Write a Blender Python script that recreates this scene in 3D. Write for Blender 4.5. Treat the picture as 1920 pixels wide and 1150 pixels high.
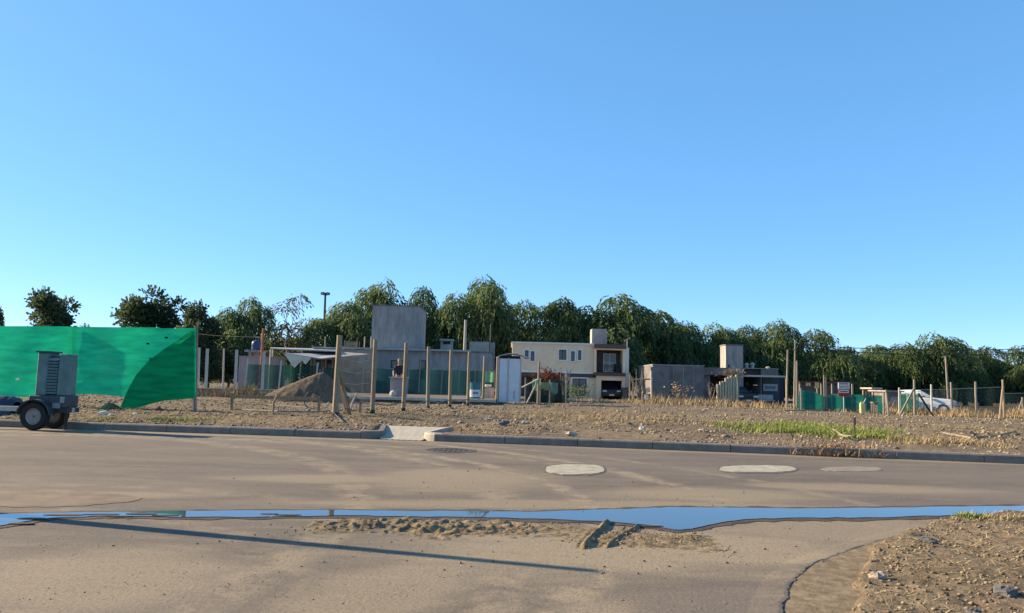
import bpy, math, random
import numpy as np
from mathutils import Vector, Matrix
random.seed(7); rng = np.random.default_rng(11)
for o in list(bpy.data.objects): bpy.data.objects.remove(o)
S = bpy.context.scene; COL = S.collection

# ------------------------------------------------------------ camera, sky, sun, exposure
FPX, CAMH, PITCH, ROLL = 1400.0, 1.2, math.radians(5.91), math.radians(1.4)
RM = Matrix.Rotation(math.pi/2+PITCH, 3, 'X') @ Matrix.Rotation(ROLL, 3, 'Z')
cam = bpy.data.cameras.new('camera'); camo = bpy.data.objects.new('camera', cam); COL.objects.link(camo)
camo.location = (0, 0, CAMH); camo.rotation_euler = RM.to_euler()
cam.sensor_fit = 'HORIZONTAL'; cam.sensor_width = 36; cam.lens = FPX*36/1920; cam.clip_end = 3000; cam.clip_start = .05
S.camera = camo
SUN_AZ, SUN_EL = math.radians(16), math.radians(24)     # azimuth: how far the sun stands behind the picture plane, on the left
sd = Vector((-math.cos(SUN_AZ)*math.cos(SUN_EL), math.sin(SUN_AZ)*math.cos(SUN_EL), math.sin(SUN_EL)))
W = bpy.data.worlds.new('World'); S.world = W; W.use_nodes = True
wn, wl = W.node_tree.nodes, W.node_tree.links
sky = wn.new('ShaderNodeTexSky'); sky.sky_type = 'NISHITA'; sky.sun_disc = False
sky.sun_elevation = SUN_EL; sky.sun_rotation = math.atan2(sd.x, sd.y)
sky.altitude = 2000; sky.air_density = 0.7; sky.dust_density = 0.5; sky.ozone_density = 6
gm = wn.new('ShaderNodeGamma'); gm.inputs['Gamma'].default_value = .45          # the phone's tone curve: flatter, deeper blue
hs = wn.new('ShaderNodeHueSaturation'); hs.inputs['Saturation'].default_value = 1.5
wl.new(sky.outputs[0], gm.inputs['Color']); wl.new(gm.outputs[0], hs.inputs['Color']); wl.new(hs.outputs[0], wn['Background'].inputs['Color'])
wn['Background'].inputs['Strength'].default_value = 0.15
sl = bpy.data.lights.new('sun', 'SUN'); sl.energy = 3.05; sl.angle = math.radians(.53); sl.color = (1, .80, .54)
so = bpy.data.objects.new('sun', sl); COL.objects.link(so)
so.rotation_euler = (-sd).to_track_quat('-Z', 'Y').to_euler()
S.view_settings.view_transform = 'Standard'; S.view_settings.look = 'None'
S.view_settings.exposure = 2.0; S.view_settings.gamma = 1

# ------------------------------------------------------------ pixel -> world (photo is 1920x1150)
def ray(x, y): return RM @ Vector(((x-960)/FPX, (575-y)/FPX, -1))
def P(x, y, Y):
    d = ray(x, y); return d*(Y/d.y) + Vector((0, 0, CAMH))
def G(x, y, z=0.):
    d = ray(x, y); return d*((z-CAMH)/d.z) + Vector((0, 0, CAMH))

# ------------------------------------------------------------ noise (numpy value noise)
_T = rng.random((256, 256))
def vn(x, y):
    x = np.asarray(x, float); y = np.asarray(y, float)
    xi = np.floor(x).astype(int); yi = np.floor(y).astype(int); fx = x-xi; fy = y-yi
    fx = fx*fx*(3-2*fx); fy = fy*fy*(3-2*fy)
    a = _T[xi & 255, yi & 255]; b = _T[(xi+1) & 255, yi & 255]; c = _T[xi & 255, (yi+1) & 255]; d = _T[(xi+1) & 255, (yi+1) & 255]
    return (a*(1-fx)+b*fx)*(1-fy)+(c*(1-fx)+d*fx)*fy
def fbm(x, y, o=4):
    s = 0; a = .5
    for i in range(o): s = s+a*vn(x*2**i+17.3*i, y*2**i+5.1*i); a *= .5
    return s
def sst(a, b, x):
    t = np.clip((np.asarray(x, float)-a)/(b-a), 0, 1); return t*t*(3-2*t)

# ------------------------------------------------------------ materials
MATS = {}
def nodes_of(name):
    m = bpy.data.materials.new(name); m.use_nodes = True; nt = m.node_tree
    return m, nt.nodes, nt.links, nt.nodes['Principled BSDF']
def M(name, col=None, rough=.8, var=.25, scale=3., bump=0., bscale=40., col2=None, metal=0., stretch=(1, 1, 1), spec=.3):
    if name in MATS: return MATS[name]
    m, n, l, b = nodes_of(name)
    tc = n.new('ShaderNodeTexCoord'); mp = n.new('ShaderNodeMapping'); mp.inputs['Scale'].default_value = stretch
    l.new(tc.outputs['Object'], mp.inputs['Vector'])
    ns = n.new('ShaderNodeTexNoise'); ns.inputs['Scale'].default_value = scale; ns.inputs['Detail'].default_value = 7; ns.inputs['Roughness'].default_value = .65
    l.new(mp.outputs[0], ns.inputs['Vector'])
    cr = n.new('ShaderNodeValToRGB')
    c1 = [c*(1-var) for c in col]; c2 = list(col2) if col2 else [min(1, c*(1+var)) for c in col]
    cr.color_ramp.elements[0].position = .32; cr.color_ramp.elements[1].position = .68
    cr.color_ramp.elements[0].color = (*c1, 1); cr.color_ramp.elements[1].color = (*c2, 1)
    l.new(ns.outputs['Fac'], cr.inputs[0]); l.new(cr.outputs[0], b.inputs['Base Color'])
    b.inputs['Roughness'].default_value = rough; b.inputs['Metallic'].default_value = metal
    b.inputs['Specular IOR Level'].default_value = spec
    if bump:
        n2 = n.new('ShaderNodeTexNoise'); n2.inputs['Scale'].default_value = bscale; n2.inputs['Detail'].default_value = 5
        l.new(tc.outputs['Object'], n2.inputs['Vector'])
        bp = n.new('ShaderNodeBump'); bp.inputs['Strength'].default_value = bump; bp.inputs['Distance'].default_value = .03
        l.new(n2.outputs['Fac'], bp.inputs['Height']); l.new(bp.outputs[0], b.inputs['Normal'])
    MATS[name] = m; return m
def mat_net(name, col, transp=.12, trans=.6):
    if name in MATS: return MATS[name]
    m, n, l, b = nodes_of(name); n.remove(b); out = n['Material Output']
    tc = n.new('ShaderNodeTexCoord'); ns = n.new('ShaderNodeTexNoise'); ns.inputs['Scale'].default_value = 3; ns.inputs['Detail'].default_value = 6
    mp = n.new('ShaderNodeMapping'); mp.inputs['Scale'].default_value = (.35, 1, 2.6); l.new(tc.outputs['Object'], mp.inputs['Vector']); l.new(mp.outputs[0], ns.inputs['Vector'])      # crease shading put into the colour, running along the cloth
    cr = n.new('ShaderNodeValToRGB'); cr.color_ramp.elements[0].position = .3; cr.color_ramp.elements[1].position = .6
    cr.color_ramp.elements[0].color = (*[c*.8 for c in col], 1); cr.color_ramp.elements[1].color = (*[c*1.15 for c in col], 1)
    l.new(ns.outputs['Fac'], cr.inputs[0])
    df = n.new('ShaderNodeBsdfDiffuse'); tr = n.new('ShaderNodeBsdfTranslucent'); tp = n.new('ShaderNodeBsdfTransparent')
    l.new(cr.outputs[0], df.inputs[0]); l.new(cr.outputs[0], tr.inputs[0])
    m1 = n.new('ShaderNodeMixShader'); m1.inputs[0].default_value = trans; l.new(df.outputs[0], m1.inputs[1]); l.new(tr.outputs[0], m1.inputs[2])
    m2 = n.new('ShaderNodeMixShader'); m2.inputs[0].default_value = transp; l.new(m1.outputs[0], m2.inputs[1]); l.new(tp.outputs[0], m2.inputs[2])
    l.new(m2.outputs[0], out.inputs['Surface']); MATS[name] = m; return m
def mat_leaf(name, c1, c2, trans=.35):
    m, n, l, b = nodes_of(name); n.remove(b); out = n['Material Output']
    at = n.new('ShaderNodeAttribute'); at.attribute_name = 'tint'
    oi = n.new('ShaderNodeObjectInfo'); ad = n.new('ShaderNodeMath'); ad.operation = 'MULTIPLY_ADD'; ad.inputs[1].default_value = .3; ad.inputs[2].default_value = -.15
    l.new(oi.outputs['Random'], ad.inputs[0]); sm = n.new('ShaderNodeMath'); sm.operation = 'ADD'; sm.use_clamp = True
    l.new(ad.outputs[0], sm.inputs[0]); l.new(at.outputs['Fac'], sm.inputs[1])
    mx = n.new('ShaderNodeMix'); mx.data_type = 'RGBA'; mx.inputs[6].default_value = (*c1, 1); mx.inputs[7].default_value = (*c2, 1)
    l.new(sm.outputs[0], mx.inputs[0])
    df = n.new('ShaderNodeBsdfDiffuse'); tr = n.new('ShaderNodeBsdfTranslucent')
    l.new(mx.outputs[2], df.inputs[0]); l.new(mx.outputs[2], tr.inputs[0])
    ms = n.new('ShaderNodeMixShader'); ms.inputs[0].default_value = trans; l.new(df.outputs[0], ms.inputs[1]); l.new(tr.outputs[0], ms.inputs[2])
    l.new(ms.outputs[0], out.inputs['Surface']); return m
def mat_glass(name, col=(.03, .04, .05)):
    if name in MATS: return MATS[name]
    m, n, l, b = nodes_of(name); b.inputs['Base Color'].default_value = (*col, 1); b.inputs['Roughness'].default_value = .06
    b.inputs['Specular IOR Level'].default_value = .6
    ns = n.new('ShaderNodeTexNoise'); ns.inputs['Scale'].default_value = 1.5; bp = n.new('ShaderNodeBump'); bp.inputs['Strength'].default_value = .04
    l.new(ns.outputs['Fac'], bp.inputs['Height']); l.new(bp.outputs[0], b.inputs['Normal']); MATS[name] = m; return m

def mat_road():
    m, n, l, b = nodes_of('road_dusty_asphalt'); tc = n.new('ShaderNodeTexCoord')
    def noise(scale, det=6, st=(1, 1, 1), rot=0, rgh=.6):
        mp = n.new('ShaderNodeMapping'); mp.inputs['Scale'].default_value = st; mp.inputs['Rotation'].default_value = (0, 0, rot)
        l.new(tc.outputs['Object'], mp.inputs['Vector']); t = n.new('ShaderNodeTexNoise')
        t.inputs['Scale'].default_value = scale; t.inputs['Detail'].default_value = det; t.inputs['Roughness'].default_value = rgh
        l.new(mp.outputs[0], t.inputs['Vector']); return t.outputs['Fac']
    def ramp(s, a, c, smooth=False):
        mr = n.new('ShaderNodeMapRange'); mr.inputs['From Min'].default_value = a; mr.inputs['From Max'].default_value = c
        mr.interpolation_type = 'SMOOTHSTEP'; l.new(s, mr.inputs['Value']); return mr.outputs[0]
    def math_(op, a, c):
        k = n.new('ShaderNodeMath'); k.operation = op
        for i, v in ((0, a), (1, c)):
            if isinstance(v, (int, float)): k.inputs[i].default_value = v
            else: l.new(v, k.inputs[i])
        return k.outputs[0]
    def mix(f, a, c):
        k = n.new('ShaderNodeMix'); k.data_type = 'RGBA'
        if isinstance(f, (int, float)): k.inputs[0].default_value = f
        else: l.new(f, k.inputs[0])
        for i, v in ((6, a), (7, c)):
            if isinstance(v, tuple): k.inputs[i].default_value = (*v, 1)
            else: l.new(v, k.inputs[i])
        return k.outputs[2]
    big = noise(.55, 5, (.45, 1.5, 1), .15); mid = noise(2.2, 6, (.5, 1.6, 1), .15); fine = noise(38, 4); spk = noise(160, 2)
    c = mix(ramp(big, .35, .65), (.108, .089, .072), (.158, .130, .102))
    c = mix(math_('MULTIPLY', ramp(mid, .48, .72), .65), c, (.212, .174, .128))
    # fine sand blown together round the mud at the mouth of the junction
    sep = n.new('ShaderNodeSeparateXYZ'); l.new(tc.outputs['Object'], sep.inputs[0]); X, Y = sep.outputs[0], sep.outputs[1]
    def blob(cx, cy, rx, ry, rot=0.):
        cs, sn = math.cos(rot), math.sin(rot); dx = math_('SUBTRACT', X, cx); dy = math_('SUBTRACT', Y, cy)
        u = math_('ADD', math_('MULTIPLY', dx, cs/rx), math_('MULTIPLY', dy, sn/rx)); v = math_('ADD', math_('MULTIPLY', dx, -sn/ry), math_('MULTIPLY', dy, cs/ry))
        d = math_('SQRT', math_('ADD', math_('MULTIPLY', u, u), math_('MULTIPLY', v, v)), 0)
        d = math_('ADD', d, math_('MULTIPLY', math_('SUBTRACT', mid, .5), 1.3))
        return ramp(d, 1.1, .45)
    sand = blob(1.0, 5.75, 2.4, .95, .18)
    for a in ((2.9, 6.7, 1.6, .8, .2), (-.6, 9.5, 1.3, 1.6, -.6), (2.3, 8.7, 1.6, .7, .1), (-2.2, 9.2, 1.5, .5, .1), (0.6, 7.7, 3.5, .35, .1), (-2.4, 4.6, 1.0, .9, -.5), (4.5, 9.6, 1.8, .5, .0), (-4.2, 7.6, 1.6, .28, .1), (-.7, 4.4, .5, 1.2, -.5), (.35, 3.6, .35, 1.0, -.3), (-9, 15.9, 12, .3, -.1), (6, 13.9, 6, .25, -.17)):
        sand = math_('MAXIMUM', sand, math_('MULTIPLY', blob(*a), .75))
    # pale dust arcs left by tyres turning into the side road
    for (cx, cy, r, w, k) in ((-7, 7, 9.35, .14, 1.), (-7, 7, 7.85, .14, 1.), (-6.2, 6.0, 10.3, .11, .7), (-6.2, 6.0, 8.9, .11, .7), (-10.5, 6.2, 10.6, .2, .8), (-10.5, 6.2, 9.1, .2, .8), (-4.5, 3.2, 3.6, .13, .5), (-4.5, 3.2, 5.0, .13, .5)):
        dx = math_('SUBTRACT', X, cx); dy = math_('SUBTRACT', Y, cy); d = math_('SQRT', math_('ADD', math_('MULTIPLY', dx, dx), math_('MULTIPLY', dy, dy)), 0)
        d = math_('ABSOLUTE', math_('SUBTRACT', math_('ADD', d, math_('MULTIPLY', math_('SUBTRACT', mid, .5), .3)), r), 0)
        f = math_('MULTIPLY', ramp(d, w*1.6, w*.4), math_('MULTIPLY', ramp(noise(2.6, 6, (1, 1, 1), 0, .75), .40, .58), k))
        sand = math_('MAXIMUM', sand, f)
    c = mix(math_('MULTIPLY', sand, .95), c, (.295, .236, .152))
    c = mix(math_('MULTIPLY', ramp(noise(11, 6, (.7, 1.3, 1), .1, .7), .42, .68), .4), c, (.205, .165, .115))
    c = mix(math_('MULTIPLY', ramp(fine, .35, .7), .35), c, (.085, .070, .055))
    c = mix(math_('MULTIPLY', ramp(spk, .56, .68), .55), c, (.27, .225, .165))
    c = mix(math_('MULTIPLY', ramp(noise(95, 3), .56, .66), .5), c, (.06, .05, .042))
    c = mix(math_('MULTIPLY', ramp(noise(.9, 6, (1, 2.5, 1), .1, .7), .60, .72), .35), c, (.115, .098, .085))
    l.new(c, b.inputs['Base Color']); b.inputs['Roughness'].default_value = .85; b.inputs['Specular IOR Level'].default_value = .2
    bp = n.new('ShaderNodeBump'); bp.inputs['Strength'].default_value = .6; bp.inputs['Distance'].default_value = .014
    h = math_('ADD', math_('MULTIPLY', fine, .6), math_('ADD', math_('MULTIPLY', spk, .35), math_('MULTIPLY', mid, 1.2)))
    l.new(h, bp.inputs['Height']); l.new(bp.outputs[0], b.inputs['Normal']); return m
def mat_dirt(name, ca, cb, cc, bump=.6):
    m, n, l, b = nodes_of(name); tc = n.new('ShaderNodeTexCoord')
    def noise(s, d=7):
        t = n.new('ShaderNodeTexNoise'); t.inputs['Scale'].default_value = s; t.inputs['Detail'].default_value = d; t.inputs['Roughness'].default_value = .68
        l.new(tc.outputs['Object'], t.inputs['Vector']); return t.outputs['Fac']
    r1 = n.new('ShaderNodeValToRGB'); e = r1.color_ramp.elements; e[0].position = .3; e[1].position = .7; e[0].color = (*ca, 1); e[1].color = (*cc, 1)
    k = e.new(.5); k.color = (*cb, 1); big = noise(.35); l.new(big, r1.inputs[0])
    sm = noise(9.); r2 = n.new('ShaderNodeMapRange'); r2.inputs['From Min'].default_value = .35; r2.inputs['From Max'].default_value = .7; r2.inputs['To Min'].default_value = .55; r2.inputs['To Max'].default_value = 1.25
    l.new(sm, r2.inputs[0]); mx = n.new('ShaderNodeMix'); mx.data_type = 'RGBA'; mx.blend_type = 'MULTIPLY'; mx.inputs[0].default_value = 1
    l.new(r1.outputs[0], mx.inputs[6]); l.new(r2.outputs[0], mx.inputs[7]); l.new(mx.outputs[2], b.inputs['Base Color'])
    b.inputs['Roughness'].default_value = .95; b.inputs['Specular IOR Level'].default_value = .1
    bp = n.new('ShaderNodeBump'); bp.inputs['Strength'].default_value = bump; bp.inputs['Distance'].default_value = .05
    l.new(noise(14., 8), bp.inputs['Height']); l.new(bp.outputs[0], b.inputs['Normal']); MATS[name] = m; return m
def mat_tint(name, c1, c2, rough=.9):          # colour runs with the per-piece attribute 'tint'
    m, n, l, b = nodes_of(name); at = n.new('ShaderNodeAttribute'); at.attribute_name = 'tint'
    cr = n.new('ShaderNodeValToRGB'); cr.color_ramp.elements[0].color = (*c1, 1); cr.color_ramp.elements[1].color = (*c2, 1)
    l.new(at.outputs['Fac'], cr.inputs[0]); l.new(cr.outputs[0], b.inputs['Base Color']); b.inputs['Roughness'].default_value = rough
    b.inputs['Specular IOR Level'].default_value = .15; MATS[name] = m; return m

# ------------------------------------------------------------ mesh building
class MB:
    def __init__(s): s.v = []; s.f = []
    def add(s, vs, fs):
        o = len(s.v); s.v += [tuple(v) for v in vs]; s.f += [tuple(i+o for i in f) for f in fs]; return s
    def box(s, x0, x1, y0, y1, z0, z1):
        v = [(x, y, z) for z in (z0, z1) for y in (y0, y1) for x in (x0, x1)]
        return s.add(v, [(0, 2, 3, 1), (4, 5, 7, 6), (0, 1, 5, 4), (2, 6, 7, 3), (0, 4, 6, 2), (1, 3, 7, 5)])
    def tube(s, pts, rad, n=8, cap=True, sq=0.):
        pts = [Vector(p) for p in pts]; rad = rad if isinstance(rad, (list, tuple)) else [rad]*len(pts)
        o = len(s.v); up = Vector((.13, .31, .94)); prev = None
        for i, p in enumerate(pts):
            d = (pts[min(i+1, len(pts)-1)]-pts[max(i-1, 0)]).normalized()
            if prev is None: a = d.cross(up if abs(d.dot(up)) < .93 else Vector((1, 0, 0))).normalized()
            else: a = (prev-d*prev.dot(d)).normalized()
            prev = a; c = d.cross(a)
            for k in range(n):
                t = 2*math.pi*(k+sq)/n; s.v.append(tuple(p+(a*math.cos(t)+c*math.sin(t))*rad[i]))
        for i in range(len(pts)-1):
            for k in range(n):
                k2 = (k+1) % n; s.f.append((o+i*n+k, o+i*n+k2, o+(i+1)*n+k2, o+(i+1)*n+k))
        if cap:
            s.f.append(tuple(o+k for k in reversed(range(n)))); e = o+(len(pts)-1)*n; s.f.append(tuple(e+k for k in range(n)))
        return s
    def bar(s, a, b, w, h):                       # rectangular bar between two points
        a, b = Vector(a), Vector(b); d = (b-a).normalized(); u = d.cross(Vector((0, 0, 1)))
        if u.length < 1e-3: u = Vector((1, 0, 0))
        u.normalize(); q = u.cross(d)
        v = [p+u*(sx*w/2)+q*(sz*h/2) for p in (a, b) for sx, sz in ((-1, -1), (1, -1), (1, 1), (-1, 1))]
        return s.add(v, [(3, 2, 1, 0), (4, 5, 6, 7), (0, 1, 5, 4), (1, 2, 6, 5), (2, 3, 7, 6), (3, 0, 4, 7)])
    def prism(s, poly, y0, y1):                   # polygon in x,z extruded along y
        k = len(poly); v = [(x, y0, z) for x, z in poly]+[(x, y1, z) for x, z in poly]
        return s.add(v, [tuple(range(k)), tuple(reversed(range(k, 2*k)))]+[(i, i+k, (i+1) % k+k, (i+1) % k) for i in range(k)])
    def sheet(s, poly, z0, z1):                   # polygon in x,y with thickness
        k = len(poly); v = [(x, y, z0) for x, y in poly]+[(x, y, z1) for x, y in poly]
        return s.add(v, [tuple(reversed(range(k))), tuple(range(k, 2*k))]+[(i, (i+1) % k, (i+1) % k+k, i+k) for i in range(k)])
    def lathe(s, prof, c=(0, 0, 0), n=16):
        o = len(s.v)
        for r, z in prof:
            for k in range(n): t = 2*math.pi*k/n; s.v.append((c[0]+r*math.cos(t), c[1]+r*math.sin(t), c[2]+z))
        for i in range(len(prof)-1):
            for k in range(n): k2 = (k+1) % n; s.f.append((o+i*n+k, o+i*n+k2, o+(i+1)*n+k2, o+(i+1)*n+k))
        s.f.append(tuple(o+k for k in reversed(range(n)))); e = o+(len(prof)-1)*n; s.f.append(tuple(e+k for k in range(n))); return s
    def build(s, name, mat, parent=None, smooth=False, bevel=0., **kw):
        off = Vector(kw.pop('loc', (0, 0, 0)))
        wp = off
        if parent is not None: wp = wpos(parent)+off
        me = bpy.data.meshes.new(name); me.from_pydata([tuple(Vector(v)-wp) for v in s.v], [], s.f); me.update()
        if smooth: me.polygons.foreach_set('use_smooth', [True]*len(me.polygons))
        return link(name, me, mat, parent, off, bevel=bevel, **kw)
WP = {}
def wpos(o): return WP[o.name]
def link(name, me, mat, parent=None, loc=(0, 0, 0), label=None, cat=None, group=None, kind=None, bevel=0.):
    o = bpy.data.objects.new(name, me); COL.objects.link(o); o.location = loc
    if mat is not None and me is not None and not me.materials: me.materials.append(mat)
    WP[o.name] = Vector(loc)+(wpos(parent) if parent is not None else Vector((0, 0, 0)))
    if parent is not None: o.parent = parent
    if label: o['label'] = label
    if cat: o['category'] = cat
    if group: o['group'] = group
    if kind: o['kind'] = kind
    if bevel:
        b = o.modifiers.new('bevel', 'BEVEL'); b.width = bevel; b.segments = 1; b.limit_method = 'ANGLE'
    return o
def thing(name, label, cat, loc, group=None): return link(name, None, None, None, loc, label, cat, group)
def npmesh(name, v, f, tint=None, smooth=False):          # numpy mesh, faces all of one size
    me = bpy.data.meshes.new(name); v = np.asarray(v, np.float32); f = np.asarray(f, np.int32); k = f.shape[1]
    me.vertices.add(len(v)); me.vertices.foreach_set('co', v.ravel()); me.loops.add(f.size); me.loops.foreach_set('vertex_index', f.ravel())
    me.polygons.add(len(f)); me.polygons.foreach_set('loop_start', np.arange(0, f.size, k, dtype=np.int32))
    try: me.polygons.foreach_set('loop_total', np.full(len(f), k, np.int32))
    except Exception: pass
    if smooth: me.polygons.foreach_set('use_smooth', [True]*len(f))
    if tint is not None:
        a = me.attributes.new('tint', 'FLOAT', 'FACE'); a.data.foreach_set('value', np.asarray(tint, np.float32))
    me.update(calc_edges=True); me.validate(); return me
def gridmesh(name, Xg, Yg, Zg, smooth=True):
    h, w = Xg.shape; v = np.stack([Xg, Yg, Zg], -1).reshape(-1, 3); i = np.arange(h*w).reshape(h, w)
    f = np.stack([i[:-1, :-1], i[:-1, 1:], i[1:, 1:], i[1:, :-1]], -1).reshape(-1, 4); return npmesh(name, v, f, smooth=smooth)

# ------------------------------------------------------------ the lie of the land
def yk(X):                                   # front face of the far kerb
    X = np.asarray(X, float); Xc = np.clip(X, -14, 14)
    y = 15.16-.152*Xc-.0032*Xc*Xc; return y+(X-Xc)*np.where(X > 0, -.24, -.06)
def gz(X, Y, rough=True):
    X = np.asarray(X, float); Y = np.asarray(Y, float); t = Y-yk(X)
    z = .15+.10*sst(.2, 3.5, t)-.13*sst(34, 56, Y)-.16*sst(10, 22, X)*sst(22, 40, Y)
    if rough: z = z+(fbm(X*.9+9, Y*.9)-.47)*.10*sst(.1, 1.5, t)+(fbm(X*.45+3, Y*2.3+X*.4, 3)-.44)*.09*sst(.1, 1.2, t)*sst(50, 34, Y)+(fbm(X*4, Y*4, 3)-.44)*.055*sst(.0, .5, t)*sst(55, 30, Y)
    return z
def gzf(X, Y): return float(gz(X, Y))
def T(px, py):                               # the point of the lot that a pixel looks at
    z = .25
    for i in range(6): p = G(px, py, z); z = float(gz(p.x, min(p.y, 90), False))
    return p

m_ground = mat_dirt('dry_ground', (.15, .115, .08), (.19, .145, .10), (.23, .175, .12))
m_lot = mat_dirt('stony_lot_soil', (.135, .102, .068), (.19, .145, .095), (.25, .19, .12), .8)
m_road = mat_road()
# wide country round about, one sheet to the horizon, under everything
g = np.linspace(-1, 1, 81); gx = np.sign(g)*np.abs(g)**2.6*1500
Xg, Yg = np.meshgrid(gx, gx); Zg = -.45+fbm(Xg*.02, Yg*.02)*.2
link('ground', gridmesh('ground', Xg, Yg, Zg), m_ground, kind='structure')
# the road: junction and cross street in one sheet up to the far kerb
xs = np.concatenate([np.linspace(-160, -20, 30), np.linspace(-19, 19, 77), np.linspace(20, 160, 30)])
rows = [np.full_like(xs, y) for y in (-60., -20., -5., 2., 4.)]; base = yk(xs)+.02
for t in np.linspace(0, 1, 14): rows.append(4.5*(1-t)+base*t)
Yg = np.array(rows); Xg = np.tile(xs, (len(rows), 1)); Zg = np.zeros_like(Xg)
link('road', gridmesh('road', Xg, Yg, Zg), m_road, kind='structure')
# the vacant lot behind the kerb
xs = np.concatenate([-15-np.geomspace(.3, 95, 46)[::-1], np.arange(-15, 15.01, .13), 15+np.geomspace(.3, 95, 46)])
ts = [.13]; d = .06
while ts[-1] < 86: ts.append(ts[-1]+d); d = min(d*1.035, 1.2)
ts = np.array(ts); Xg, Tg = np.meshgrid(xs, ts); Yg = yk(Xg)+Tg
Zg = gz(Xg, Yg); Zg = np.where(Tg > 84, -.7, Zg); Zg[:, 0] = -.7; Zg[:, -1] = -.7
RAMP = (G(690, 808, .05).x, G(830, 812, .05).x)           # the lowered kerb
rx0, rx1 = G(712, 825).x, G(787, 828).x
inr = sst(rx0-.30, rx0-.16, Xg)*sst(rx1+.62, rx1+.48, Xg-.36*sst(.3, 1.3, Tg)+.30)*sst(1.5, 1.35, Tg)
Zg = Zg*(1-inr)+(-.05)*inr
lot = link('lot', gridmesh('lot', Xg, Yg, Zg), m_lot, kind='structure')

# ------------------------------------------------------------ kerb and driveway ramp
m_conc = M('kerb_concrete', (.185, .158, .132), .9, .22, 5, .5, 60); m_conc2 = M('ramp_concrete', (.36, .325, .26), .9, .12, 4, .3, 50)
def wob(i): return random.uniform(-.006, .006)
def kerb_run(x0, x1, seg=1.42):
    n = max(1, round(abs(x1-x0)/seg)); out = []
    for i in range(n):
        a = x0+(x1-x0)*i/n; b = x0+(x1-x0)*(i+1)/n-.012; mb = MB(); dz = wob(i)
        prof = [(0, -.1), (-.012, .02), (0.002, .125), (.02, .15), (.15, .155), (.15, -.1)]
        va = []
        for x in (a, b):
            y = float(yk(x))
            for (t, z) in prof: va.append((x+t*.15, y+t, z+(dz if z > .1 else 0)))
        k = len(prof); mb.add(va, [tuple(range(k)), tuple(reversed(range(k, 2*k)))]+[(j, j+k, (j+1) % k+k, (j+1) % k) for j in range(k)]); out.append(mb)
    return out
kerb = link('kerb', None, None, kind='structure')
for mb in kerb_run(-44, rx0-.42)+kerb_run(rx1+.28, 46): mb.build('kerb_stone', m_conc, kerb)
ramp = link('driveway_ramp', None, None, kind='structure')
mb = MB(); nx, nt_ = 22, 12; va = []; fa = []
for j in range(nt_+1):
    t = -.03+1.50*j/nt_; fl = sst(0, 1, j/nt_)
    for i in range(nx+1):
        x = (rx0-.03-.10*fl)+((rx1+.5*fl+.03)-(rx0-.03-.10*fl))*i/nx; va.append((x, float(yk(x))+t, .006+.20*float(sst(-.1, 1.15, j/nt_))+.004*math.sin(i*2.1+j)))
for j in range(nt_):
    for i in range(nx): q = j*(nx+1)+i; fa.append((q, q+1, q+nx+2, q+nx+1))
k = len(va); va += [(x, y, z-.12) for x, y, z in va]; fa += [tuple(i+k for i in reversed(q)) for q in fa]
mb.add(va, fa).build('slab', m_conc2, ramp, smooth=True)
for s, xe in ((-1, rx0), (1, rx1)):
    mb = MB(); pts = []
    for i in range(9):
        q = i/8; x = xe+s*(.0 if s < 0 else .02)+s*(.44*(1-(1-q)**1) if 0 else 0)
        # the kerb swings back from the street line along the side of the ramp
        ang = q*math.pi/2; R0 = .42
        cx = xe+s*R0; px_ = cx-s*R0*math.sin(ang); t = (1-math.cos(ang))*R0
        if s > 0: px_ = cx-R0*math.sin(ang)*.95
        pts.append((px_, t))
    for i in range(1, 6): pts.append((pts[8][0]+(.08*i if s > 0 else -.02*i), pts[8][1]+.2*i))
    n = len(pts); vs = []
    for i, (x, t) in enumerate(pts):
        dx, dt = (pts[min(i+1, n-1)][0]-pts[max(i-1, 0)][0], pts[min(i+1, n-1)][1]-pts[max(i-1, 0)][1]); L = math.hypot(dx, dt); ux, ut = dx/L, dt/L
        nx_, nt2 = (ut, -ux) if s < 0 else (-ut, ux)          # outwards, to the ramp / street
        if s > 0: nx_, nt2 = -ut, ux
        for w, z in ((0, -.08), (0, .12), (.02, .155), (.13, .165), (.13, -.08)):
            xx = x-nx_*w; tt = t-nt2*w; lift = .06*sst(.3, 1.4, t); vs.append((xx, float(yk(xx))+tt, z+(lift if z > 0 else 0)))
    fs = [tuple(range(5)), tuple(reversed(range(5*(n-1), 5*n)))]
    for i in range(n-1):
        for j in range(5): a = i*5+j; b = i*5+(j+1) % 5; fs.append((a, b, b+5, a+5))
    mb.add(vs, fs).build('wing_kerb', m_conc if s < 0 else m_conc2, ramp)

# ------------------------------------------------------------ road details: patches, manhole, water, mud, gutter, verge
def oval(px, py, wpx, hpx, n=26, pw=2.6, seed=0):
    rr = random.Random(seed); out = []
    for i in range(n):
        t = 2*math.pi*i/n; c, s_ = math.cos(t), math.sin(t)
        p = G(px+wpx/2*math.copysign(abs(c)**(2/pw), c)*rr.uniform(.96, 1.04), py+hpx/2*math.copysign(abs(s_)**(2/pw), s_)*rr.uniform(.93, 1.07)); out.append((p.x, p.y))
    return list(reversed(out))
def sheetpts(poly, z, name, mat, z0=-.01, **kw): return MB().sheet(poly, z0, z).build(name, mat, **kw)
def ccw(poly):
    a = sum(poly[i][0]*poly[(i+1) % len(poly)][1]-poly[(i+1) % len(poly)][0]*poly[i][1] for i in range(len(poly)))
    return poly if a > 0 else poly[::-1]
m_patch = M('pale_patch_concrete', (.32, .29, .22), .9, .28, 6, .3, 60); m_tar = M('patch_edge_tar', (.10, .085, .07), .9, .3, 10)
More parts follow.
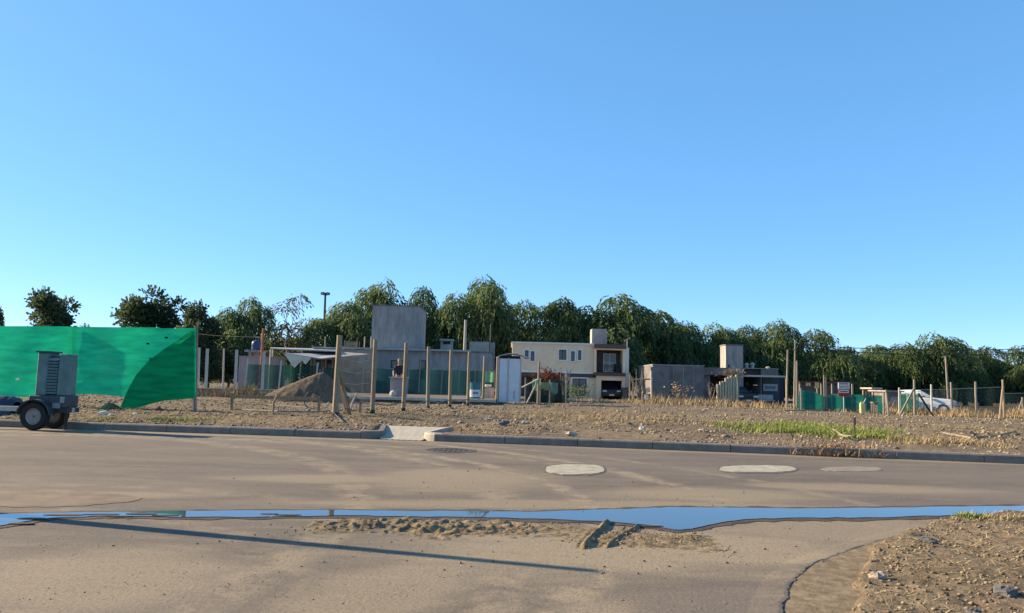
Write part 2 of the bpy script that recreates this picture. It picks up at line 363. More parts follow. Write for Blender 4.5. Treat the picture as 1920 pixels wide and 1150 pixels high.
for nm, a, sd_ in (('long', (1078, 881, 110, 19), 1), ('thin', (1421, 880, 142, 13), 2)):
    big = ccw(oval(a[0], a[1], a[2]+8, a[3]+4, seed=sd_, n=40)); sheetpts(big, .004, 'patch_edge', m_tar, kind='structure')
    sheetpts(ccw(oval(*a, seed=sd_+9, n=40)), .009, 'concrete_patch', m_patch, kind='structure')
sheetpts(ccw(oval(1597, 880, 112, 9, seed=5, n=40)), .004, 'dusty_patch', M('dusty_patch', (.21, .175, .13), .9, .25, 6), kind='structure')
sheetpts(ccw(oval(60, 935, 400, 34, seed=15, n=50, pw=1.7)), .004, 'damp_stain', M('damp_soil', (.155, .112, .074), .8, .3, 3), kind='structure')
# manhole
mh = G(845, 845); mo = thing('manhole_cover', 'dark round iron manhole cover set in the dusty road', 'manhole', (mh.x, mh.y, 0))
m_iron = M('worn_iron', (.085, .072, .06), .7, .35, 12, .3, 60, metal=.3)
MB().lathe([(.46, -.02), (.46, .006), (.40, .007), (.40, -.02)], (mh.x, mh.y, 0), 28).build('rim', m_iron, mo)
mb = MB().lathe([(.385, -.03), (.385, .004), (.37, .006), (.01, .006)], (mh.x, mh.y, 0), 28)
for i in range(-3, 4):
    for j in range(-3, 4):
        if i*i+j*j < 11: mb.box(mh.x+i*.09-.025, mh.x+i*.09+.025, mh.y+j*.09-.025, mh.y+j*.09+.025, .005, .011)
mb.build('lid', m_iron, mo)
# water running along the junction's mouth
top = [(-420, 985), (-200, 975), (0, 966), (120, 963), (345, 960), (500, 959), (640, 958), (780, 960), (900, 960), (1000, 962), (1100, 958), (1180, 956), (1250, 953), (1370, 953), (1500, 955), (1640, 954), (1780, 952), (1920, 950), (2200, 944)]
bot = [(2200, 966), (1920, 966), (1780, 968), (1640, 972), (1500, 973), (1400, 975), (1340, 984), (1300, 993), (1268, 996), (1225, 988), (1160, 981), (1100, 978), (1000, 974), (900, 972), (780, 971), (640, 968), (500, 971), (345, 972), (250, 970), (180, 970), (110, 972), (60, 978), (0, 989), (-200, 1012), (-420, 1050)]
def dense(pts, k=6, j=.9, seed=3):
    rr = random.Random(seed); out = []
    for (a, b), (c, d_) in zip(pts[:-1], pts[1:]):
        for i in range(k): q = i/k; out.append((a+(c-a)*q, b+(d_-b)*q+rr.uniform(-j, j)))
    out.append(pts[-1]); return out
def strip(toppx, botpx, z, name, mat, **kw):
    tp = [G(*q) for q in toppx]; bp_ = [G(*q) for q in reversed(botpx)]
    xs = np.linspace(max(tp[0].x, bp_[0].x), min(tp[-1].x, bp_[-1].x), 220)
    yt = np.interp(xs, [p.x for p in tp], [p.y for p in tp]); yb = np.interp(xs, [p.x for p in bp_], [p.y for p in bp_])
    yb = np.minimum(yb, yt-.01); Yg = np.array([yb*(1-q)+yt*q for q in (0, .25, .5, .75, 1)]); Xg = np.tile(xs, (5, 1))
    return link(name, gridmesh(name, Xg, Yg, np.full_like(Xg, z)), mat, **kw)
m_wet = M('wet_silt', (.075, .054, .036), .75, .35, 6, .3, 50, spec=.2)
strip(dense([(x, y-3.2) for x, y in top], 6, 1.2, 4), dense([(x, y+5 if x > 500 else y+3) for x, y in bot], 6, 1.6, 5), .004, 'wet_edge', m_wet, kind='structure')
mw, n, l, b = nodes_of('shallow_water'); b.inputs['Base Color'].default_value = (.05, .065, .085, 1); b.inputs['Roughness'].default_value = .02; b.inputs['IOR'].default_value = 1.333
b.inputs['Specular IOR Level'].default_value = .5
ns = n.new('ShaderNodeTexNoise'); ns.inputs['Scale'].default_value = 5; bp = n.new('ShaderNodeBump'); bp.inputs['Strength'].default_value = .06; bp.inputs['Distance'].default_value = .01
l.new(ns.outputs['Fac'], bp.inputs['Height']); l.new(bp.outputs[0], b.inputs['Normal'])
strip(dense(top, 6, .7, 6), dense(bot, 6, .9, 7), .009, 'water', mw, kind='structure')
# mud thrown up by wheels on the near side of the water
m_mud = mat_dirt('dried_mud', (.17, .13, .082), (.24, .185, .112), (.30, .232, .138), .7)
xs = np.arange(-2.1, 2.0, .013); ys = np.arange(5.3, 6.95, .013); Xg, Yg = np.meshgrid(xs, ys)
edge = np.interp(Xg, [-2.1, -1.2, 0, .7, 1.3, 1.7, 2.0], [6.45, 6.68, 6.72, 6.55, 6.30, 6.35, 6.5])
dpt = edge-Yg                                              # distance from the water towards the camera
env = sst(-.06, .12, dpt)*sst(1.0, .35, dpt+.25*(fbm(Xg*2, Yg*2)-.5)*2)*sst(-2.0, -1.1, Xg)*sst(1.95, 1.5, Xg)
rid = 1-np.abs(2*fbm(Xg*4.5+3, Yg*5.5+8, 4)/.94-1)*2.2; lump = np.clip(.55*sst(.2, 1., rid)+.6*sst(.38, .7, fbm(Xg*2.3+3, Yg*2.3+8)), 0, 1.2); Zg = -.012+env*(.014+.024*lump*sst(.9, -1.2, Xg)+.012*lump)
Zg += env*(fbm(Xg*15, Yg*19, 3)-.44)*.075*(.35+sst(.6, -.4, Xg))
TRK = [((1050+14*i, 1032), (1096+14*i, 992), .022, .022) for i in range(9)]
for (a, b_, hh, w) in tuple(TRK)+(((1092, 1030), (1140, 978), .062, .06), ((1135, 1028), (1200, 985), .052, .045), ((1050, 1020), (1062, 985), .022, .03), ((1115, 1030), (1175, 985), .03, .03), ((1075, 1032), (1110, 990), .03, .03)):
    A, B = G(*a), G(*b_); dx, dy = B.x-A.x, B.y-A.y; L = math.hypot(dx, dy); u = ((Xg-A.x)*dx+(Yg-A.y)*dy)/L; v_ = ((Xg-A.x)*dy-(Yg-A.y)*dx)/L
    pr = np.clip(1-np.abs(v_+.03*(fbm(u*6, v_*0+3, 2)-.4))/w, 0, 1); Zg = np.maximum(Zg, -.02+pr*hh*sst(-.12, .12, u)*sst(L+.1, L-.12, u)*(.92+.25*fbm(Xg*9, Yg*9, 2)))
link('mud_ridge', gridmesh('mud_ridge', Xg, Yg, Zg, smooth=False), m_mud, kind='structure')
n = 1500; X = rng.uniform(-1.9, 1.7, n); e_ = np.interp(X, [-2.1, -1.2, 0, .7, 1.3, 1.7, 2.0], [6.45, 6.68, 6.72, 6.55, 6.30, 6.35, 6.5]); Y = e_-rng.random(n)**1.4*.75-.03; k = fbm(X*2.3+3, Y*2.3+8) > .46; MUDX, MUDY = X[k], Y[k]
# concrete gutter and raised, broken asphalt lip at the right-hand corner
lippx = [(1462, 1240), (1466, 1150), (1474, 1112), (1490, 1086), (1525, 1058), (1575, 1038), (1640, 1017), (1700, 1001), (1762, 985)]
lp = [G(*q) for q in lippx]; fine = []
for a, b_ in zip(lp[:-1], lp[1:]):
    for i in range(14): fine.append(a.lerp(b_, i/14))
mb = MB(); vs = []; n = len(fine)
for i, p in enumerate(fine):
    d = (fine[min(i+1, n-1)]-fine[max(i-1, 0)]).normalized(); nr = Vector((d.y, -d.x, 0)); q = i/n
    j = .022*(fbm(np.array(i*.35), np.array(2.))-.5)*2+random.uniform(-.007, .007); h = .013*(1-q*.72)*random.uniform(.8, 1.2)
    for off, z in ((-.22, -.004), (-.10, h*.55), (-.015, h), (.004, h*.8), (.012, -.004)): vs.append(p+nr*(off+j)+Vector((0, 0, z)))
fs = [(i*5+k, i*5+k+1, i*5+k+6, i*5+k+5) for i in range(n-1) for k in range(4)]
mb.add(vs, fs).build('asphalt_lip', m_road, kind='structure')
m_gut = mat_dirt('silted_gutter', (.18, .135, .085), (.23, .175, .112), (.265, .205, .13), .35)
gut = [(q.x+.012, q.y) for q in lp]; vedge = [G(*q) for q in [(1560, 1240), (1586, 1150), (1603, 1080), (1622, 1040), (1690, 1004), (1770, 982), (1800, 973)]]
sheetpts(ccw(gut+[(q.x+.1, q.y) for q in reversed(vedge)]), .004, 'gutter', m_gut, kind='structure')
# earth verge on the right
bx = [(.9, -6), (1.2, 1.0), (1.45, 2.6)]+[(q.x, q.y) for q in vedge]+[(5.0, 7.72), (6.5, 7.95), (9, 8.3), (30, 10)]
def vdist(X, Y):                              # signed distance to the verge outline (positive on the earth)
    best = np.full(X.shape, 1e9); sg = np.ones(X.shape)
    for (ax, ay), (cx, cy) in zip(bx[:-1], bx[1:]):
        dx, dy = cx-ax, cy-ay; L2 = dx*dx+dy*dy; t = np.clip(((X-ax)*dx+(Y-ay)*dy)/L2, 0, 1); ex, ey = X-ax-t*dx, Y-ay-t*dy; d = np.hypot(ex, ey)
        s_ = np.sign((X-ax)*-dy+(Y-ay)*dx); up = d < best-1e-9; best = np.where(up, d, best); sg = np.where(up, -s_, sg)
    return best*sg
def vz(X, Y):
    d = vdist(X, Y)+(fbm(X*3, Y*3)-.47)*.22; z = -.03+.075*sst(-.05, .07, d)+.06*sst(.05, 1.5, d)
    return z+((fbm(X*2.2, Y*2.2)-.47)*.07+(fbm(X*13, Y*13, 3)-.44)*.035)*sst(0, .15, d)
xs = np.concatenate([np.arange(.6, 6.2, .03), np.arange(6.2, 30, .6)]); ys = np.concatenate([np.arange(-6, 2.2, .5), np.arange(2.2, 8.6, .03), np.arange(8.6, 10.5, .2)])
Xg, Yg = np.meshgrid(xs, ys)
m_verge = mat_dirt('verge_soil', (.155, .115, .075), (.205, .155, .10), (.25, .19, .122), .8)
link('verge', gridmesh('verge', Xg, Yg, vz(Xg, Yg)), m_verge, kind='structure')

# ------------------------------------------------------------ loose stuff: stones, clods, straw, grass
ICO = np.array([(0, 0, 1), (.9, 0, .1), (.28, .86, .1), (-.73, .53, .1), (-.73, -.53, .1), (.28, -.86, .1), (0, 0, -.7)]); ICF = [(0, 1, 2), (0, 2, 3), (0, 3, 4), (0, 4, 5), (0, 5, 1), (6, 2, 1), (6, 3, 2), (6, 4, 3), (6, 5, 4), (6, 1, 5)]
def scatter_rocks(name, X, Y, Z, size, mat, **kw):
    n = len(X); a = rng.random(n)*6.28; base = np.tile(ICO, (n, 1, 1))*(1+rng.normal(0, .22, (n, 7, 3)))
    base[:, :, 0] *= rng.uniform(.8, 1.5, (n, 1)); base[:, :, 2] *= rng.uniform(.5, .95, (n, 1))
    x = base[:, :, 0]*np.cos(a)[:, None]-base[:, :, 1]*np.sin(a)[:, None]; y = base[:, :, 0]*np.sin(a)[:, None]+base[:, :, 1]*np.cos(a)[:, None]
    v = np.stack([x*size[:, None]+X[:, None], y*size[:, None]+Y[:, None], base[:, :, 2]*size[:, None]+Z[:, None]], -1).reshape(-1, 3)
    f = (np.array(ICF)[None]+(np.arange(n)*7)[:, None, None]).reshape(-1, 3)
    return link(name, npmesh(name, v, f, np.repeat(rng.random(n), 10)), mat, kind='stuff', **kw)
def scatter_blades(name, X, Y, Z, length, width, lean, mat, **kw):   # bent blades: two quads each
    n = len(X); a = rng.random(n)*6.28; dx, dy = np.cos(a), np.sin(a); w = width[:, None]*.5
    el = lean; h1, h2 = np.cos(el)*length*.55, np.cos(np.minimum(el+.35, 1.5))*length*.45; o1, o2 = np.sin(el)*length*.55, np.sin(np.minimum(el+.35, 1.5))*length*.45
    sx, sy = -dy, dx; p0 = np.stack([X, Y, Z], -1); p1 = p0+np.stack([dx*o1, dy*o1, h1], -1); p2 = p1+np.stack([dx*o2, dy*o2, h2], -1); sd2 = np.stack([sx, sy, 0*sx], -1)
    v = np.stack([p0-sd2*w, p0+sd2*w, p1+sd2*w*.8, p1-sd2*w*.8, p2+sd2*w*.2, p2-sd2*w*.2], 1).reshape(-1, 3)
    f = (np.array([(0, 1, 2, 3), (3, 2, 4, 5)])[None]+(np.arange(n)*6)[:, None, None]).reshape(-1, 4)
    return link(name, npmesh(name, v, f, np.repeat(rng.random(n), 2)), mat, kind='stuff', **kw)
def lotpts(n, t0, t1, spread, pw=1.):
    t = t0+(t1-t0)*rng.random(n)**pw; X = (rng.random(n)*2-1)*(9+spread*(t+15)); Y = yk(X)+t; return X, Y
m_stone = mat_tint('lot_stones', (.085, .068, .052), (.36, .285, .205)); m_clod = mat_tint('soil_clods', (.07, .052, .036), (.30, .225, .145)); m_straw = mat_tint('dry_straw', (.22, .16, .08), (.50, .39, .21))
X, Y = lotpts(15000, .2, 9, .22, 1.5); k = fbm(X*.5, Y*.9) > .50-.16*rng.random(len(X)); keep = ~((X > rx0-.45) & (X < rx1+.7) & (Y-yk(X) < 1.5)) & k; X, Y = X[keep], Y[keep]
s = (.010+.032*rng.random(len(X))**3)*(.6+1.2*fbm(X*.6+40, Y*.6))+(rng.random(len(X)) < .012)*.045; scatter_rocks('gravel', X, Y, gz(X, Y)+s*.1, s, m_stone, label='loose stones and clods strewn over the vacant lot', cat='gravel')
X, Y = lotpts(13000, 8, 34, .45, 1.1); k = (fbm(X*.3+4, Y*.3) > .44) | (rng.random(len(X)) < .3); X, Y = X[k], Y[k]; s = .02+.05*rng.random(len(X))**2.5
scatter_rocks('rubble', X, Y, gz(X, Y)+s*.1, s, m_stone, label='grey rubble spread towards the houses', cat='rubble')
X, Y = lotpts(42000, .3, 16, .3, 1.1); k = fbm(X*.4+20, Y*.4) > .46; X, Y = X[k], Y[k]; keep = ~((X > rx0-.4) & (X < rx1+.7) & (Y-yk(X) < 1.5)); X, Y = X[keep], Y[keep]; n = len(X)
scatter_blades('straw', X, Y, gz(X, Y)+.004, .08+.2*rng.random(n), .009+.008*rng.random(n), 1.15+.35*rng.random(n), m_straw, label='dry straw lying over the lot', cat='straw')
# verge: clods and straw close to the camera
X = 1.2+4.6*rng.random(15000); Y = 2.4+5.6*rng.random(15000); k = (vdist(X, Y) > -.06+.12*rng.random(15000)) & (fbm(X*2.5, Y*2.5) > .40); X, Y = X[k], Y[k]
s = .004+.014*rng.random(len(X))**3; scatter_rocks('clods', X, Y, vz(X, Y)+s*.2, s, m_clod, label='crumbled soil clods on the verge', cat='soil clods')
X = 1.3+4.6*rng.random(9000); Y = 2.4+5.6*rng.random(9000); k = (vdist(X, Y) > .03) & (fbm(X*1.7+3, Y*1.7) > .43); X, Y = X[k], Y[k]; n = len(X)
scatter_blades('verge_straw', X, Y, vz(X, Y)+.004, .03+.09*rng.random(n)**1.5, .003+.004*rng.random(n), 1.15+.3*rng.random(n), m_straw, label='short dry straw littering the verge', cat='straw')
# pebbles and crumbs on the road
X = rng.normal(.9, 1.8, 900); Y = np.where(rng.random(900) < .7, rng.normal(6.0, .8, 900), rng.uniform(7.5, 12, 900)); s = .003+.011*rng.random(900)**5
scatter_rocks('pebbles', X, Y, np.zeros(900)+s*.25, s, m_clod, label='dark pebbles and crumbs on the road', cat='pebbles')
X = rng.uniform(-3.5, 3.6, 7000); Y = 3.4+5.2*rng.random(7000); k = (fbm(X*1.3+50, Y*1.3) > .5) | (rng.random(7000) < .1); X, Y = X[k], Y[k]; s = .0015+.004*rng.random(len(X))**3
scatter_rocks('grit', X, Y, s*.3, s, m_clod, label='fine grit strewn over the near asphalt', cat='grit')
s = .003+.010*rng.random(len(MUDX))**2.5; scatter_rocks('mud_clods', MUDX, MUDY, .018+s*.5, s, m_clod, label='broken mud clods beside the running water', cat='clods')
# islands of silt breaking the water at the left
for i_, (px_, py_, w_, h_) in enumerate(((60, 975, 60, 3), (120, 968, 80, 3), (190, 967, 70, 2.4), (265, 966, 60, 3), (310, 969, 50, 2), (40, 984, 50, 3), (225, 970.5, 50, 1.6), (505, 966, 34, 1.6), (540, 968, 50, 2), (1215, 989, 60, 2))): sheetpts(ccw(oval(px_, py_, w_, h_, seed=30+i_, n=22, pw=1.6)), .0125, 'silt_bar', m_wet, z0=.0, kind='structure')
# grass
m_green = mat_tint('green_grass', (.10, .15, .03), (.34, .36, .10)); m_dry = mat_tint('dry_grass', (.22, .155, .08), (.43, .33, .185))
def patch(name, px, py, wx, wy, n, L, mat, label, wd=.012, lean=.7, cat='grass'):
    c = T(px, py); r = np.sqrt(rng.random(n))*rng.uniform(.5, 1, n); a = rng.random(n)*6.28; X = c.x+r*np.cos(a)*wx*(.8+.4*rng.random(n)); Y = c.y+r*np.sin(a)*wy; k = (fbm(X*1.6, Y*1.6) > .42) & (Y-yk(X) > .18); X, Y = X[k], Y[k]; m_ = len(X)
    return scatter_blades(name, X, Y, gz(X, Y)-.01, L*(.5+.7*rng.random(m_)), wd*(.7+.6*rng.random(m_)), lean*(.3+rng.random(m_)), mat, label=label, cat=cat)
patch('grass', 1500, 806, 2.3, 3.0, 14000, .17, m_green, 'bright green grass patch behind the kerb', .012)
patch('grass', 1640, 822, 1.0, .7, 2200, .12, m_green, 'thin green grass right of the iron stake')
patch('grass', 290, 789, 1.6, .7, 2200, .10, m_green, 'thin grass between the kerb and the tall green net')
patch('straw_patch', 1760, 832, 1.7, .9, 3500, .16, m_straw, 'flattened yellow straw near the right end of the kerb', .01, 1.3, 'straw')
patch('straw_patch', 1080, 786, 4.6, 2.4, 9000, .17, m_straw, 'yellow straw streak across the middle of the lot', .012, 1.55, 'straw')
patch('straw_patch', 1400, 800, 1.8, 2.4, 3000, .15, m_straw, 'straw on the left of the green grass patch', .012, 1.2, 'straw')
def tuft(px, py, r, n, L, mat, name, label):
    c = G(px, py, .05); X = c.x+rng.normal(0, r, n); Y = c.y+rng.normal(0, r*.5, n); scatter_blades(name, X, Y, vz(X, Y)-.01, L*(.5+.6*rng.random(n)), np.full(n, .006), .75*rng.random(n)+.1, mat, label=label, cat='grass')
tuft(1815, 969, .085, 500, .07, m_green, 'grass_tuft', 'small bright green grass tuft beside the water')
tuft(1870, 972, .16, 260, .07, m_straw, 'grass_tuft', 'small dry grass tuft right of the green tuft')
def belt(name, x0, x1, Y0, Y1, n, L, label, wd=.03, dens=.4):
    X = rng.uniform(x0, x1, n); Y = rng.uniform(Y0, Y1, n); k = fbm(X*.5+7, Y*.5) > dens; X, Y = X[k], Y[k]; m_ = len(X); hh = .15+2.2*np.clip(fbm(X*.9, Y*.9+30)-.25, 0, 1)
    scatter_blades(name, X, Y, gz(X, Y)-.02, L*hh*(.6+.6*rng.random(m_)), wd*(.6+.7*rng.random(m_)), .55*rng.random(m_)+.05, m_dry, label=label, cat='dry grass')
belt('dry_grass', 8.0, 17, 43, 54, 4200, .6, 'tall dry grass in front of the dark grey house wall')
belt('dry_grass', 17, 24, 40, 47, 2500, .35, 'dry grass at the foot of the right-hand green net')
belt('dry_grass', 21.5, 34, 37, 45, 9000, .62, 'dense brown dry grass around the braced fence posts')
belt('dry_grass', -15.6, -10.2, 34.3, 37, 3200, .62, 'dry grass behind the low concrete wall', .03, .3)
belt('dry_grass', 3, 9, 47, 56, 2500, .35, 'sparse dry grass before the cream house', .03, .45)
# ------------------------------------------------------------ trees
def crown_mesh(name, seed, style, H=10., Wd=8.):
    r = np.random.default_rng(seed); Q = []; Tn = []
    nb = {'weep': 40, 'round': 44, 'sparse': 24, 'tall': 24}[style]; blobs = []
    nl = int(r.integers(3, 6)); lobes = []                    # a crown is a few uneven lobes, one of them the leader
    for i in range(nl):
        an = 6.28*i/nl+r.uniform(-.6, .6); off = 0 if i == 0 else Wd*r.uniform(.18, .33)
        lobes.append((off*math.cos(an), off*math.sin(an), H if i == 0 else H*r.uniform(.68, .96), Wd*(r.uniform(.25, .33) if i == 0 else r.uniform(.18, .27))))
    for i in range(nb):
        lx, ly, lt, lr = lobes[i % nl]; a = r.random()*6.28; zz = r.random()**.8; lo = H*.16; br = Wd*r.uniform(.06, .13)
        rad = max(0, lr-br*.5)*max(.05, 1-zz**3.)**.5*r.random()**.5
        blobs.append((lx+rad*math.cos(a), ly+rad*math.sin(a), lo+(lt-lo-br*.9)*zz, br))
    for (lx, ly, lt, lr) in lobes: blobs.append((lx, ly, lt-Wd*.10, Wd*.10))
    per = {'weep': 92, 'round': 130, 'sparse': 44, 'tall': 95}[style]
    for (bx_, by_, bz_, br) in blobs:
        m = int(per*(br/(Wd*.13))**2)
        d = r.normal(size=(m, 3)); d[:, 2] = np.abs(d[:, 2])*.9-.25; d /= np.linalg.norm(d, axis=1)[:, None]; p = np.array([bx_, by_, bz_])+d*br*r.uniform(.55, 1.1, m)[:, None]
        p[:, 2] = np.minimum(p[:, 2], H*1.01); bt = np.clip(.45+.22*r.normal()+.0, 0, 1)
        for k in range(m):
            if style == 'round': ln, st = int(r.integers(2, 4)), .26
            else: ln, st = int(r.integers(4, 12)), .29
            if style == 'sparse': ln = int(r.integers(2, 6))
            q = p[k].copy(); dr = np.array([d[k, 0]*.5, d[k, 1]*.5, .25 if style != 'round' else d[k, 2]]); tt = np.clip(bt+.16*r.normal(), 0, 1)
            for j in range(ln):
                dr = dr+np.array([r.normal()*.16, r.normal()*.16, -.42 if style != 'round' else -.1]); dr /= np.linalg.norm(dr)
                e = q+dr*st*r.uniform(.8, 1.3)
                if e[2] < H*.05: break
                s_ = np.cross(dr, r.normal(size=3)); s_ /= np.linalg.norm(s_)+1e-6; w = r.uniform(.05, .10)*(1.7 if style == 'round' else .8)
                o = r.normal(size=3)*.07
                Q.append([q+o-s_*w*.4, q+o+s_*w*.4, (q*.4+e*.6)+o+s_*w, e+o+dr*.06, (q*.4+e*.6)+o-s_*w]); Tn.append(tt); q = e
    Q = np.array(Q); n = len(Q); f = np.arange(n*5).reshape(n, 5); return npmesh(name, Q.reshape(-1, 3), f, Tn), blobs
def trunk_mesh(name, seed, blobs, H=10., r0=.28):
    rr = random.Random(seed); mb = MB(); fork = Vector((rr.uniform(-.3, .3), rr.uniform(-.3, .3), H*rr.uniform(.16, .26)))
    mb.tube([(0, 0, -.6), (0, 0, .2), fork*.55+Vector((rr.uniform(-.15, .15), 0, 0)), fork], [r0*1.5, r0*1.15, r0*.95, r0*.85], 8)
    mains = rr.sample(blobs, 5); ends = []
    for b_ in mains:
        e = Vector(b_[:3]); m1 = fork.lerp(e, .4)+Vector((rr.uniform(-.5, .5), rr.uniform(-.5, .5), rr.uniform(.1, .7))); m2 = fork.lerp(e, .75)+Vector((rr.uniform(-.3, .3), rr.uniform(-.3, .3), .3))
        mb.tube([fork-Vector((0, 0, .15)), m1, m2, e], [r0*.6, r0*.42, r0*.26, r0*.1], 6); ends += [m1, m2]
    for b_ in blobs:
        if b_ in mains: continue
        e = Vector(b_[:3]); s_ = min(ends, key=lambda q: (q-e).length); mid = s_.lerp(e, .5)+Vector((rr.uniform(-.3, .3), rr.uniform(-.3, .3), .25))
        mb.tube([s_, mid, e], [r0*.24, r0*.15, r0*.06], 5)
    me = bpy.data.meshes.new(name); me.from_pydata(mb.v, [], mb.f); me.update(); return me
m_leafA = mat_leaf('weeping_foliage', (.050, .085, .042), (.185, .24, .10), .55); m_leafB = mat_leaf('dark_foliage', (.045, .070, .040), (.12, .145, .065), .45); m_leafC = mat_leaf('pale_foliage', (.10, .105, .055), (.24, .22, .12), .45)
m_bark = M('bark', (.085, .066, .05), .95, .4, 4, .6, 18, stretch=(3, 3, .5)); m_barkp = M('pale_bark', (.20, .17, .135), .9, .3, 4, .5, 18)
TV = []
for i, st in enumerate(['weep', 'weep', 'weep', 'weep', 'round', 'round', 'sparse', 'weep', 'weep', 'weep', 'weep', 'round']):
    cm, bl = crown_mesh('crown_%s' % st, 40+i, st); tm = trunk_mesh('trunk_%s' % st, 60+i, bl, r0=.26 if st != 'sparse' else .2)
    cm.materials.append({'round': m_leafB, 'sparse': m_leafC}.get(st, m_leafA)); tm.materials.append(m_barkp if st == 'sparse' else m_bark); TV.append((cm, tm))
TREES = [  # px, top py, crown width px, distance, variant, turn, label
 (470, 553, 88, 74, 0, 0.3, 'drooping tree rising behind the blue water tank and the orange pole'),
 (562, 547, 100, 78, 6, 1.0, 'thin half-bare tree with pale twigs left of the floodlight mast'),
 (648, 560, 105, 76, 1, 2.0, 'leafy tree filling the gap between the floodlight mast and the grey tower'),
 (724, 522, 110, 80, 2, 0.5, 'tall weeping tree directly behind the grey tower'),
 (795, 535, 90, 82, 3, 4.0, 'weeping tree just right of the grey tower'),
 (858, 545, 92, 78, 7, 1.2, 'weeping tree above the small rooftop chimney of the grey house'),
 (908, 515, 105, 80, 8, 2.8, 'tallest weeping tree of the row, left of the cream house'),
 (985, 560, 100, 84, 9, 5.0, 'dark weeping tree behind the left end of the cream house'),
 (1052, 556, 105, 80, 10, 3.3, 'weeping tree behind the middle of the cream house roof'),
 (1160, 548, 150, 80, 0, 0.1, 'broad weeping tree behind the rooftop tank of the cream house'),
 (1232, 577, 110, 86, 1, 2.2, 'dark tree filling the gap between the cream house and the dark grey house'),
 (1285, 600, 90, 84, 8, 1.7, 'dark tree behind the blank grey wall'),
 (1340, 603, 84, 86, 2, 4.4, 'tree with a bright left side next to the narrow grey chimney tower'),
 (1400, 608, 84, 88, 3, 0.9, 'green tree directly behind the narrow grey chimney tower'),
 (1458, 598, 95, 86, 7, 5.5, 'highest tree between the narrow grey tower and the utility poles'),
 (1530, 614, 92, 84, 9, 0.7, 'rounded bright tree just right of the utility poles'),
 (1583, 648, 80, 92, 10, 3.0, 'low dark tree behind the red and white sign'),
 (1640, 643, 84, 94, 1, 1.4, 'tree whose forked trunk shows right of the red and white sign'),
 (1692, 641, 84, 92, 8, 2.5, 'tree behind the cross-braced fence post'),
 (1748, 622, 100, 90, 2, 3.9, 'tall rounded tree above the white car'),
 (1806, 646, 84, 94, 0, 0.2, 'dark tree above the netted fence right of the white car'),
 (1852, 648, 80, 96, 3, 4.8, 'dark tree behind the far-right fence posts'),
 (1912, 646, 84, 92, 9, 5.9, 'bright tree cut by the right edge of the picture'),
 (84, 549, 100, 62, 4, 3.5, 'large dark rounded tree above the left part of the green net'),
 (288, 546, 112, 66, 5, 1.5, 'dark tree with a bright crown above the right part of the green net'),
 (372, 570, 84, 62, 11, 3.6, 'dark tree leaning over the end of the green net'),
 (-14, 573, 34, 66, 4, 2.1, 'tree sliver at the left edge of the picture'),
 (1985, 640, 100, 90, 7, 2.9, 'tree just beyond the right edge of the picture')]
def put_tree(name, px, top, wpx, Y, var, turn, label, group, zoff=0., cat='tree'):
    tp = P(px, top, Y); z0 = gzf(tp.x, min(Y, 84))-.1 if Y < 84 else -.2
    H = tp.z-z0; wd = (1.42 if var not in (4, 5, 11) or Y > 80 else 1.2)*wpx*Y/FPX; t = thing(name, label, cat, (tp.x, Y, z0), group)
    t.rotation_euler = (0, 0, turn); t.scale = (wd/7.6, wd/7.6, H/10.)
    cm, tm = TV[var]; link('crown', cm, None, t); link('trunk', tm, None, t)
for (px, top, wpx, Y, var, turn, label) in TREES:
    put_tree('weeping_tree' if var not in (4, 5, 6, 11) else 'tree', px, top, wpx, Y, var, turn, label, 'row of trees behind the houses')
BUSH = [(395, 648, 60, 66, 5, 0, 'dark bush directly right of the green net end'), (432, 650, 60, 70, 4, 0, 'low dark bush behind the white concrete posts'), (500, 628, 110, 86, 5, 1, 'dark bush behind the pink wall and the open shelter'), (590, 632, 110, 90, 4, 2, 'dark bush behind the half-bare tree'),
 (690, 610, 100, 92, 5, 3, 'dark undergrowth behind the grey tower'), (800, 610, 130, 94, 4, 4, 'dark undergrowth behind the rooftop chimney'), (1010, 615, 120, 96, 4, 2, 'dark undergrowth behind the cream house left half'),
 (1100, 612, 120, 96, 5, 4, 'dark undergrowth behind the cream house right half'), (1205, 620, 120, 98, 4, 6, 'dark undergrowth in the gap beside the cream house'), (1280, 640, 120, 98, 5, 1, 'dark undergrowth behind the blank grey wall'),
 (1370, 640, 130, 100, 4, 2, 'dark undergrowth behind the narrow grey tower'), (1440, 640, 110, 100, 5, 5, 'dark undergrowth behind the carport of the dark house'), (1535, 660, 110, 102, 4, 3, 'dark undergrowth behind the utility poles'),
 (1690, 668, 110, 104, 5, 0, 'dark undergrowth behind the cross-braced post'), (1760, 660, 120, 104, 4, 1, 'dark undergrowth behind the white car'), (1840, 672, 130, 104, 5, 2, 'dark undergrowth behind the far-right posts'), (160, 612, 40, 80, 5, 2, 'small far bush peeping over the green net')]
for (px, top, wpx, Y, var, turn, label) in BUSH: put_tree('bush', px, top, wpx, Y, var, turn, label, 'dark undergrowth between the tree trunks', cat='bush')

